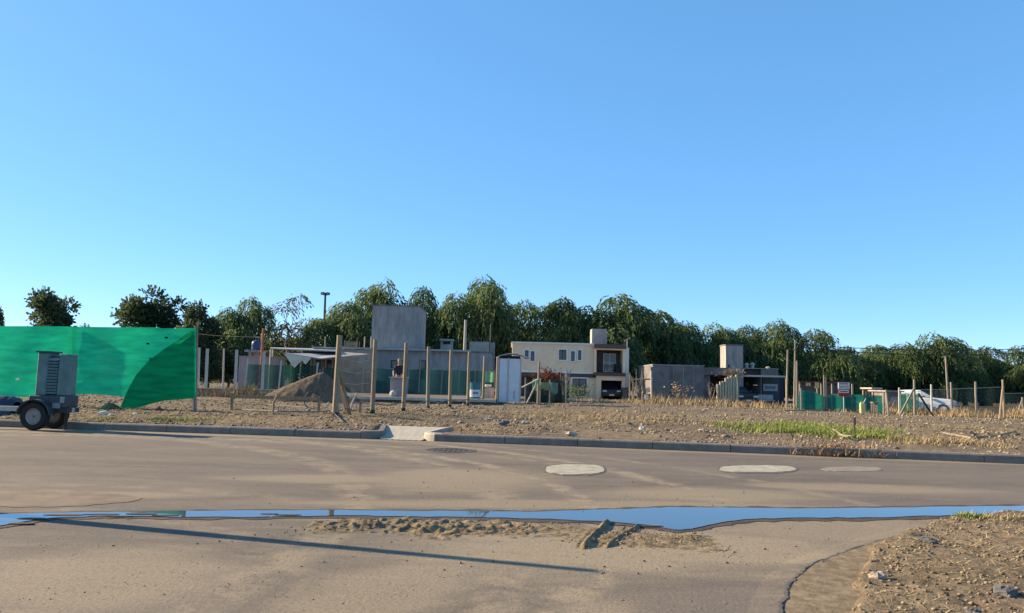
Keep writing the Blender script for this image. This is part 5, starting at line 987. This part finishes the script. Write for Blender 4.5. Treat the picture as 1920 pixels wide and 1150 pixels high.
a, b_, c_, d_ = R(1613.5, 756, 1622.5, 768, 39.5); zc = gzf(a, 39.5); jc = thing('yellow_can', 'pale yellow jerrycan at the foot of the teal net', 'jerrycan', ((a+b_)/2, 39.5, zc)); MB().box(a, b_, 39.5, 39.65, zc-.01, d_).build('body', M('yellow_plastic', (.62, .52, .20), .5, .08, 4), jc, bevel=.03); MB().bar((a+.06, 39.57, d_+.05), (b_-.06, 39.57, d_+.05), .03, .03).box(a+.05, a+.08, 39.55, 39.6, d_-.01, d_+.05).box(b_-.08, b_-.05, 39.55, 39.6, d_-.01, d_+.05).build('handle', M('yellow_plastic'), jc); MB().tube([(b_-.05, 39.6, d_-.02), (b_+.02, 39.6, d_+.1), (b_+.1, 39.62, d_+.26)], [.03, .03, .015], 6).build('spout', m_concw, jc)
a, b_, c_, d_ = R(1635, 754, 1646, 766, 40.); zc = gzf(a, 40); st = thing('wooden_stool', 'small wooden stool right of the yellow jerrycan', 'stool', ((a+b_)/2, 40, zc)); MB().box(a, b_, 39.9, 40.2, d_-.05, d_).build('seat', m_wood, st)
for x in (a+.03, b_-.08):
    for y in (39.92, 40.13): MB().box(x, x+.05, y, y+.05, zc-.03, d_-.052).build('leg', m_woodg, st)
x0 = P(1628, 762, 42).x; x1 = P(1660, 762, 42).x; MB().box(x0, x1, 42.2, 42.4, -.3, P(1640, 758, 42.2).z).build('low_block_wall', m_pink, label='low bare block wall behind the wooden stool', cat='wall', loc=(x0, 42.3, -.1))
a, b_, c_, d_ = R(1632, 727, 1646, 745, 48.); ks = thing('small_kiosk', 'small flat-roofed shelter behind the right end of the teal net', 'shelter', ((a+b_)/2, 48, -.1)); MB().box(a-.1, b_+.1, 47.6, 49.2, d_-.1, d_).build('roof', m_roofs, ks)
for x in (a, b_-.1):
    for y in (47.7, 49.): MB().box(x, x+.1, y, y+.1, -.5, d_-.102).build('post', m_wood, ks)
MB().box(a+.15, b_-.15, 48.9, 48.98, -.3, d_-.102).build('back_panel', m_brown, ks)
a, b_, c_, d_ = R(1664, 735, 1690, 760, 46.); tk = thing('dark_hut', 'dark grey sheet-clad hut left of the cross-braced post', 'hut', ((a+b_)/2, 46, -.1)); MB().box(a, b_, 46, 48, -.4, d_).build('wall', m_grey2, tk); MB().box(a-.15, b_+.1, 45.8, 48.2, d_, d_+.08).build('roof', m_grey, tk); MB().box(a+.2, a+.75, 45.96, 45.998, -.2, d_-.3).build('door', m_grey, tk)
g6 = 'posts of the right-hand plot fence'
post('fence_post', (1657, 771), (1657, 737), 37, .05, m_woodg, 'short post left of the leaning pair of stakes', g6); post('fence_post', (1667, 772), (1661, 731), 36.5, .05, m_woodg, 'stake leaning left beside the dark hut', g6); post('fence_post', (1686, 768), (1686, 727), 41, .05, m_concw, 'pale post at the left edge of the pale green net', g6)
xb = thing('cross_braced_post', 'fence post with two crossing diagonal braces before the white car', 'post', (P(1715, 775, 38).x, 38, 0)); q = P(1715, 775, 38); zb = gzf(q.x, 38); MB().tube([(q.x, 38, zb-.3), P(1714, 712, 38)], [.06, .055], 8).build('shaft', m_woodg, xb); e = P(1684, 769, 38); MB().tube([P(1713, 730, 37.93), (e.x, 37.93, gzf(e.x, 38)-.1)], .05, 6).build('brace', m_woodg, xb); e = P(1750, 774, 38); MB().tube([P(1722, 738, 37.9), (e.x, 37.9, gzf(e.x, 38)-.1)], .05, 6).build('brace', m_tarf, xb)
post('fence_post', (1747, 770), (1746, 721), 38.5, .05, m_concw, 'pale post in front of the white car', g6); post('fence_post', (1785, 766), (1783, 717), 41, .055, m_woodg, 'post at the left edge of the dark mesh right of the white car', g6); post('fence_post', (1830, 768), (1829, 716), 41, .06, m_woodg, 'post in the middle of the dark mesh fence', g6); post('fence_post', (1779, 720+48), (1773, 668), 52, .07, m_woodg, 'tall thin grey pole behind the white car', 'thin poles', cat='pole')
af = thing('braced_post', 'A-shaped post and brace near the right edge of the picture', 'post', (P(1882, 780, 37).x, 37, 0)); q = P(1883, 780, 37); MB().tube([(q.x, 37, gzf(q.x, 37)-.3), P(1880, 712, 37)], [.06, .05], 8).build('shaft', m_wood, af); e = P(1873, 783, 36.6); MB().tube([P(1880, 730, 36.9), (e.x, 36.6, gzf(e.x, 36.6)-.2)], .05, 6).build('brace', m_wood, af)
af = thing('braced_post', 'short braced post at the very right edge of the picture', 'post', (P(1917, 775, 44).x, 44, 0)); q = P(1918, 775, 44); MB().tube([(q.x, 44, gzf(q.x, 44)-.3), P(1917, 745, 44)], [.06, .05], 8).build('shaft', m_woodg, af); e = P(1902, 773, 44); MB().tube([P(1916, 752, 43.9), (e.x, 43.9, gzf(e.x, 43.9)-.1)], .045, 6).build('brace', m_woodg, af)
def flatnet(label, px0, px1, tops, Y, mat, zb=-.15):
    a, b_ = P(px0, 750, Y).x, P(px1, 750, Y).x; t = thing('mesh_screen', label, 'net', ((a+b_)/2, Y, zb)); netgrid(lambda u, v: Vector((a+u*(b_-a), Y+.06*math.sin(u*17), zb+v*(P(px0+u*(px1-px0), tops[0]+(tops[1]-tops[0])*u, Y).z-zb)-.06*math.sin(u*9)**2*v)), 40, 8).build('net', mat, t, smooth=True); MB().tube([(a, Y, P(px0, tops[0], Y).z), (b_, Y, P(px1, tops[1], Y).z)], .012, 5).build('top_wire', m_metal, t)
flatnet('pale green net in front of the left half of the white car', 1687, 1722, (737, 737), 41.2, m_netp); flatnet('dark see-through mesh between the fence posts right of the white car', 1784, 1882, (730, 726), 41.3, m_netd); flatnet('dark mesh cut by the right edge of the picture', 1884, 2080, (738, 736), 45, m_netd); flatnet('thin mesh over the white car', 1722, 1783, (731, 731), 41.25, m_wire)
# ------------------------------------------------------------ vehicles
def loft(mb, secs):                           # sections across the car: y, half width low/high, z low/high, shoulder
    o = len(mb.v); n = 10
    for (y, w0, w1, z0, z1) in secs:
        zm = z0+(z1-z0)*.55; ring = [(-w0*.9, z0), (w0*.9, z0), (w0, z0+.1*(z1-z0)), (w0, zm), (w1, z1-.08*(z1-z0)), (w1*.86, z1), (-w1*.86, z1), (-w1, z1-.08*(z1-z0)), (-w0, zm), (-w0, z0+.1*(z1-z0))]
        mb.v += [(x, y, z) for x, z in ring]
    for i in range(len(secs)-1):
        for k in range(n): k2 = (k+1) % n; mb.f.append((o+i*n+k, o+(i+1)*n+k, o+(i+1)*n+k2, o+i*n+k2))
    mb.f.append(tuple(o+k for k in range(n))); e = o+(len(secs)-1)*n; mb.f.append(tuple(e+k for k in reversed(range(n)))); return mb
def car(name, label, cat, loc, rotz, paint, L=4.3, W_=1.72, H=1.45, pick=False):
    t = thing(name, label, cat, loc); hw = W_/2; hood = .98 if not pick else 1.12; gc = .20 if not pick else .32; m_tyre = M('tyre_rubber', (.02, .02, .02), .85, .2, 8); zero = Vector(loc)
    def put(nm, mb, mat, par=t, **k): mb.v = [tuple(Vector(v)+(wpos(par) if par is t else zero)) for v in mb.v]; return mb.build(nm, mat, par, **k)
    body = loft(MB(), [(0, hw*.80, hw*.74, gc+.12, hood-.28), (.06, hw*.93, hw*.86, gc, hood-.16), (.35, hw, hw*.90, gc, hood-.07), (1.2, hw, hw*.92, gc, hood), (L*.62, hw, hw*.93, gc, hood+.02), (L-.3, hw, hw*.92, gc, hood), (L-.05, hw*.95, hw*.85, gc+.03, hood-.1), (L, hw*.85, hw*.8, gc+.15, hood-.2)]); put('body', body, paint, smooth=False, bevel=.02)
    c0, c1, c2, c3 = (1.25, 1.95, 3.15, 3.85) if not pick else (1.35, 2.0, 3.1, 3.5)
    cab = loft(MB(), [(c0, hw*.82, hw*.80, hood-.05, hood+.02), (c1, hw*.86, hw*.70, hood-.05, H-.02), ((c1+c2)/2, hw*.86, hw*.71, hood-.05, H), (c2, hw*.86, hw*.70, hood-.05, H-.04), (c3, hw*.82, hw*.76, hood-.05, hood+.03)]); put('cabin', cab, paint)
    ws = MB(); e = .012; ws.add([(-hw*.74, c0+.06, hood+.05), (hw*.74, c0+.06, hood+.05), (hw*.60, c1-.05, H-.07), (-hw*.60, c1-.05, H-.07)], [(0, 1, 2, 3)]); n_ = Vector((0, -(H-.1-hood), (c1-c0))).normalized()*.03; ws.v = [tuple(Vector(v)+n_) for v in ws.v]; put('windscreen', ws, m_glass)
    rw = MB().add([(hw*.70, c3-.06, hood+.06), (-hw*.70, c3-.06, hood+.06), (-hw*.60, c2+.05, H-.1), (hw*.60, c2+.05, H-.1)], [(0, 1, 2, 3)]); rw.v = [tuple(Vector(v)+Vector((0, .03, .03))) for v in rw.v]; put('rear_window', rw, m_glass)
    for s_ in (-1, 1):
        for y0, y1, y2, y3 in ((c0+.42, (c1+c2)/2-.06, (c1+c2)/2-.06, c1+.02), ((c1+c2)/2+.03, c3-.35, c2-.05, (c1+c2)/2+.03)):
            sw = MB().add([(s_*(hw*.86+e), y0, hood+.05), (s_*(hw*.86+e), y1, hood+.05), (s_*(hw*.735+e), y2, H-.1), (s_*(hw*.735+e), y3, H-.1)], [(0, 1, 2, 3) if s_ > 0 else (3, 2, 1, 0)]); put('side_window', sw, m_glass)
        put('headlight', MB().box(s_*hw*.66-.16, s_*hw*.66+.16, -.02, .12, hood-.36, hood-.24), M('headlamp', (.62, .63, .62), .2, .05, 4)); put('tail_light', MB().box(s_*hw*.74-.09, s_*hw*.74+.09, L-.06, L+.015, hood-.38, hood-.2), M('tail_red', (.35, .02, .02), .3, .1, 4)); put('mirror', MB().box(s_*(hw+.10)-.09, s_*(hw+.10)+.09, c0+.35, c0+.45, hood+.02, hood+.15).bar((s_*hw*.84, c0+.4, hood+.06), (s_*(hw+.05), c0+.4, hood+.06), .03, .03), paint)
        for y in (.78, L-.85):
            rr = .31 if not pick else .37; w = thing_part('wheel', t, zero+Vector((s_*(hw-.10), y, rr)))
            def ringm(r0, r1, xw): 
                mb = MB(); va = []; nn = 20
                for x in (-xw, xw):
                    for r in (r1, r0):
                        for k in range(nn): a = 2*math.pi*k/nn; va.append((s_*(hw-.10)+x, y+r*math.cos(a), rr+r*math.sin(a)))
                fa = []
                for k in range(nn): k2 = (k+1) % nn; fa += [(k, k2, nn+k2, nn+k), (2*nn+k, 3*nn+k, 3*nn+k2, 2*nn+k2), (nn+k, nn+k2, 3*nn+k2, 3*nn+k), (k, 2*nn+k, 2*nn+k2, k2)]
                mb.add(va, fa); mb.v = [tuple(Vector(v)+zero) for v in mb.v]; return mb
            ringm(rr, rr*.62, .115).build('tyre', m_tyre, w); ringm(rr*.615, .02, .09).build('rim', m_alu, w)
    put('grille', MB().box(-hw*.42, hw*.42, -.02, .1, hood-.38, hood-.24), m_frame); put('front_bumper', MB().box(-hw*.93, hw*.93, -.06, .15, gc+.06, gc+.26), m_frame if pick else paint, bevel=.03); put('number_plate', MB().box(-.2, .2, -.075, -.062, gc+.12, gc+.24), m_white); put('rear_bumper', MB().box(-hw*.92, hw*.92, L-.12, L+.05, gc+.06, gc+.24), m_frame if pick else paint, bevel=.03)
    t.rotation_euler = (0, 0, rotz); return t
m_black = M('black_car_paint', (.012, .013, .015), .25, .2, 3, spec=.5); m_whitec = M('white_car_paint', (.66, .68, .68), .3, .05, 3, spec=.5); m_blue = M('dark_blue_car_paint', (.02, .024, .032), .3, .2, 3, spec=.5)
q = P(1147, 740, 63.4); car('pickup_truck', 'black pickup truck parked nose-out under the cream house balcony', 'pickup', (q.x, 63.4, -.03), 0, m_black, 5.2, 1.80, 1.82, True)
q = P(1405, 745, 57); car('parked_car', 'dark car parked nose-out in the carport of the dark house', 'car', (q.x, 57.2, gzf(q.x, 57)), .12, m_blue)
q = P(1765, 760, 46); car('parked_car', 'white car standing behind the braced fence posts on the right', 'car', (q.x+1.2, 46.4, gzf(q.x, 46)-.02), math.radians(62), m_whitec)
# garden bench under the porch of the dark house
a, b_, c_, d_ = R(1422, 738, 1456, 754, 57.6); zc = gzf(a, 57); bn = thing('garden_bench', 'pale garden bench right of the dark parked car', 'bench', ((a+b_)/2, 57.6, zc)); MB().box(a+.1, b_-.1, 57.6, 58.05, zc+.38, zc+.44).build('seat', m_roofs, bn); MB().box(a+.1, b_-.1, 58.06, 58.12, zc+.46, zc+.85).build('backrest', m_roofs, bn)
for x in (a+.1, b_-.16):
    for y in (57.62, 57.98): MB().box(x, x+.06, y, y+.06, zc-.02, zc+.378).build('leg', m_steel, bn)

# ------------------------------------------------------------ towed machine at the left by the kerb
def trailer():
    Y = 15.75; m_tp = M('grey_green_paint', (.10, .175, .165), .55, .25, 4, .2, 30); m_tp2 = M('dark_machine_paint', (.045, .06, .065), .55, .3, 5); a, b_, c_, d_ = R(52, 742, 147, 776, Y); D = .5; x0, x1 = a, P(147, 758, Y+D).x
    t = thing('towed_machine', 'grey towed machine with louvred housing and wheel at the left kerb', 'trailer', ((a+b_)/2, Y, 0))
    MB().box(x0, x1, Y, Y+D, c_+.12, d_).build('engine_box', m_tp2, t, bevel=.02); MB().bar((x0-1.9, Y+D/2, .42), (x1+.05, Y+D/2, .42), .10, .10).build('drawbar', m_concw, t); MB().box(x0-.04, x1+.04, Y+.02, Y+D-.02, c_+.02, c_+.117).build('chassis', m_steel, t)
    a2, b2, c2, d2 = R(66, 662, 146, 742, Y); b2 = P(145, 700, Y+D-.06).x; m1 = a2+(b2-a2)*.38; m2 = a2+(b2-a2)*.70
    for k, (p, q_) in enumerate(((a2, m1-.012), (m2+.012, b2))): MB().box(p, q_, Y+.04, Y+D-.06, d_+.002, d2-(.02 if k else 0)).build('housing_side', m_tp, t, bevel=.015)
    MB().box(m1, m2, Y+.12, Y+D-.1, d_+.002, d2-.06).build('louvre_recess', m_tp2, t); n = 12
    for k in range(n):
        z = d_+.06+(d2-.14-d_-.06)*k/(n-1); MB().add([(m1-.006, Y+.03, z-.02), (m2+.006, Y+.03, z-.02), (m2+.006, Y+.11, z+.03), (m1-.006, Y+.11, z+.03), (m1-.006, Y+.03, z-.01), (m2+.006, Y+.03, z-.01), (m2+.006, Y+.11, z+.04), (m1-.006, Y+.11, z+.04)], [(0, 1, 2, 3), (7, 6, 5, 4), (0, 4, 5, 1), (1, 5, 6, 2), (2, 6, 7, 3), (3, 7, 4, 0)]).build('louvre_slat', M('pale_slat', (.16, .22, .215), .45, .1, 5), t)
    MB().box(a2-.03, m1+.02, Y+.0, Y+D-.03, d2+.001, d2+.035).build('lid', m_tp2, t); cx, cz, r = P(71, 772, Y).x, .29, .285
    for yy, nm in ((Y-.16, 'wheel'), (Y+D+.02, 'wheel')):
        w = thing_part(nm, t, (cx, yy, cz)); mb = MB(); prof = [(r*.6, 0), (r*.93, 0), (r, .04), (r, .13), (r*.93, .17), (r*.6, .17)]; nn = 24; va = []; fa = []
        for i, (rr, y_) in enumerate(prof):
            for k in range(nn): an = 2*math.pi*k/nn; va.append((cx+rr*math.cos(an), yy+y_, cz+rr*math.sin(an)))
        for i in range(len(prof)):
            for k in range(nn): i2 = (i+1) % len(prof); k2 = (k+1) % nn; fa.append((i*nn+k, i2*nn+k, i2*nn+k2, i*nn+k2))
        mb.add(va, fa).build('tyre', M('tyre_rubber'), w); mb = MB(); va = []; fa = []
        for (rr, y_) in ((r*.6, .03), (r*.5, .06), (r*.2, .05), (.02, .03), (.02, .14), (r*.6, .14)):
            for k in range(nn): an = 2*math.pi*k/nn; va.append((cx+rr*math.cos(an), yy+y_, cz+rr*math.sin(an)))
        for i in range(5):
            for k in range(nn): k2 = (k+1) % nn; fa.append((i*nn+k, (i+1)*nn+k, (i+1)*nn+k2, i*nn+k2))
        mb.add(va, fa).build('rim', m_grey, w)
    mb = MB(); va = []; nn = 12
    for i in range(nn+1):
        an = math.pi*(.04+.92*i/nn)
        for rr, y_ in ((r+.05, -.18), (r+.05, .03), (r+.07, .03), (r+.07, -.18)): va.append((cx+rr*math.cos(an), Y+y_, cz+rr*math.sin(an)))
    fa = [(0, 1, 2, 3), tuple(reversed(range(nn*4, nn*4+4)))]+[(i*4+k, (i+1)*4+k, (i+1)*4+(k+1) % 4, i*4+(k+1) % 4) for i in range(nn) for k in range(4)]; mb.add(va, fa).build('mudguard', m_tp2, t)
    h = R(98, 756, 112, 775, Y-.02); MB().box(h[0], h[1], Y-.03, Y-.003, h[2]+.1, h[3]).build('control_panel', M('pale_slat'), t); h = R(113, 744, 120, 756, Y-.02); MB().box(h[0], h[1], Y-.03, Y-.003, h[2], h[3]).build('gauge_box', m_grey, t)
    MB().tube([(x1-.1, Y+D/2, c_+.1), (x1-.1, Y+D/2, -.01)], .03, 8).build('jack_leg', m_steel, t); MB().tube([(x0-1.75, Y+D/2, .42), (x0-1.75, Y+D/2, -.005)], .03, 8).build('jockey_leg', m_steel, t)
    c = P(-6, 768, 18.0); Xg, Yg = np.meshgrid(np.linspace(-.9, .55, 40), np.linspace(-.5, .5, 26)); Zg = np.maximum(-.05, .46*(1-(Xg/(.72))**4-(Yg/.42)**4)*(.8+.5*fbm(Xg*5, Yg*5))-.0); Zg = np.minimum(Zg, .42+.1*fbm(Xg*6, Yg*6)); link('tarp_bundle', gridmesh('tarp_bundle', Xg, Yg, Zg), M('dark_tarp', (.025, .035, .055), .5, .3, 6, .4, 12), loc=(c.x, 18., gzf(c.x, 18.)-.02), label='dark tarpaulin bundle at the left edge below the green net', cat='tarpaulin')
trailer()

# ------------------------------------------------------------ single stones, stake, sticks, weeds
def stone(label, px, py, wpx, hf, mat, on='lot', seed=0):
    p = T(px, py) if on == 'lot' else G(px, py, .06); w = wpx*p.length/FPX/2; z = gzf(p.x, p.y) if on == 'lot' else float(vz(np.array(p.x), np.array(p.y))); r_ = np.random.default_rng(seed+px); mb = MB(); n1, n2 = 7, 10; va = [(0, 0, -.4*hf)]; fa = []
    for i in range(1, n1):
        a = -math.pi/2+math.pi*i/n1
        for j in range(n2): b_ = 2*math.pi*j/n2; k = 1+.16*r_.normal(); va.append((math.cos(a)*math.cos(b_)*k, math.cos(a)*math.sin(b_)*k*.8, (math.sin(a)*hf*k)))
    va.append((.1, 0, hf)); 
    for j in range(n2): fa.append((0, 1+(j+1) % n2, 1+j))
    for i in range(n1-2):
        for j in range(n2): q = 1+i*n2; fa.append((q+j, q+(j+1) % n2, q+n2+(j+1) % n2, q+n2+j))
    e = len(va)-1; q = 1+(n1-2)*n2
    for j in range(n2): fa.append((q+j, q+(j+1) % n2, e))
    mb.add([(p.x+x*w, p.y+y*w, z+zz*w+hf*w*.35) for x, y, zz in va], fa).build('stone', mat, label=label, cat='stone', group='single stones lying about', loc=(p.x, p.y, z))
m_sg = M('grey_stone', (.10, .10, .095), .9, .3, 12, .4, 30); m_st = M('tan_stone', (.36, .285, .215), .9, .25, 12, .4, 30); m_sw = M('white_stone', (.62, .58, .50), .9, .12, 12, .3, 30); m_so = M('orange_lit_stone', (.40, .24, .13), .9, .2, 10)  # the last material has the orange light on its stone put into the colour
for a in (('largest dark grey stone on the lot, right of the driveway ramp', 940, 800, 24, .55, m_sg), ('tan stone up and right of the largest dark stone', 985, 795, 15, .5, m_st), ('pointed tan stone close behind the kerb in mid picture', 1070, 817, 22, .6, m_st), ('single round white stone in the middle of the lot', 1204, 804, 11, .8, m_sw), ('small dark stone left of the round white stone', 1181, 798, 8, .7, m_sg), ('grey stone right of the round white stone', 1250, 807, 13, .5, m_sg), ('pale stone near the kerb right of the round white stone', 1262, 811, 9, .6, m_st), ('tan pair stone left of the green grass patch', 1315, 815, 14, .5, m_st), ('dark stone left of the green grass patch', 1326, 819, 10, .5, m_sg),
 ('stone coloured as lit orange in front of the dry grass by the grey wall', 1322, 770, 8, .7, m_so), ('brownish slab stone beside the stone coloured as lit orange', 1315, 774, 13, .35, m_sg), ('largest white stone under the folded green net', 193, 780, 15, .6, m_sw), ('second white stone under the folded green net', 209, 782, 11, .5, m_sw), ('white stone right of the folded net tip', 253, 780, 9, .5, m_sw), ('dark stone beside the long stick on the right', 1821, 818, 11, .8, m_sg), ('pale stone left of the long stick on the right', 1790, 826, 9, .5, m_sw), ('flat pale stone above the largest dark stone', 915, 788, 16, .3, m_st)): stone(*a)
for a in (('left of two dark stones on the near verge', 1731, 1015, 20, .7, m_sg), ('right of two dark stones on the near verge', 1746, 1022, 22, .5, m_sg), ('largest grey stone at the bottom right of the verge', 1884, 1120, 36, .5, m_sg), ('dark stone low on the verge near the bottom edge', 1826, 1148, 22, .5, m_sg), ('brown clod at the left edge of the verge', 1645, 1078, 26, .6, m_st)): stone(*a, on='verge')
a = T(1603, 819); tp = P(1603, 783, a.y); st = thing('iron_stake', 'thin black iron stake standing in the green grass', 'stake', (a.x, a.y, gzf(a.x, a.y))); MB().tube([(a.x, a.y, gzf(a.x, a.y)-.15), (a.x, a.y, tp.z)], .013, 6).build('rod', m_steel, st); MB().tube([(a.x, a.y, tp.z-.16), (a.x, a.y, tp.z+.0)], .026, 6).build('sleeve', m_steel, st)
stick('driftwood', 'forked dead branch left of the iron stake', [(1535, 800, .06), (1565, 814, .10), (1578, 820, .06), (1600, 826, .03)], .022, m_woodg); stick('long_stick', 'long thin stick lying on the right of the lot', [(1765, 815, .03), (1820, 821, .04), (1868, 820, .03), (1905, 815, .06)], .022, m_woodg); stick('stick', 'curved twig lying before the forked branch', [(1572, 819, .05), (1590, 829, .08), (1606, 824, .04)], .014, m_woodg); stick('rail_stick', 'long pale stick lying in front of the utility poles', [(1470, 772, .05), (1520, 772, .05), (1560, 771, .05)], .03, m_woodg)
n = 420; X = G(1548, 852).x+rng.normal(0, .42, n); Yy = yk(X)-.02+rng.normal(0, .07, n); Z = np.where(Yy > yk(X), .14, .01)+.03*rng.random(n)
scatter_blades('tumbleweed', X, Yy, Z, .10+.14*rng.random(n), .008+.006*rng.random(n), .3+1.0*rng.random(n), mat_tint('dead_weed', (.20, .11, .05), (.46, .31, .16)), label='dead weed spilling over the far kerb', cat='weed')
n = 60; X = rng.uniform(-2.6, 2.2, n); Yy = rng.uniform(5.0, 6.2, n)
# a concrete post just outside the picture on the left; its shadow lies across the road
bs = Vector((-5.35, 6.72, 0)); sp = thing('street_post', 'tapered concrete street post outside the left edge of the picture', 'post', tuple(bs)); MB().tube([bs+Vector((0, 0, -.3)), bs+Vector((0, 0, 1.2)), bs+Vector((0, 0, 2.75))], [.10, .08, .045], 12).build('shaft', m_conc2, sp); MB().lathe([(.14, 0), (.14, .12), (.11, .16)], tuple(bs), 12).build('collar', m_conc, sp)
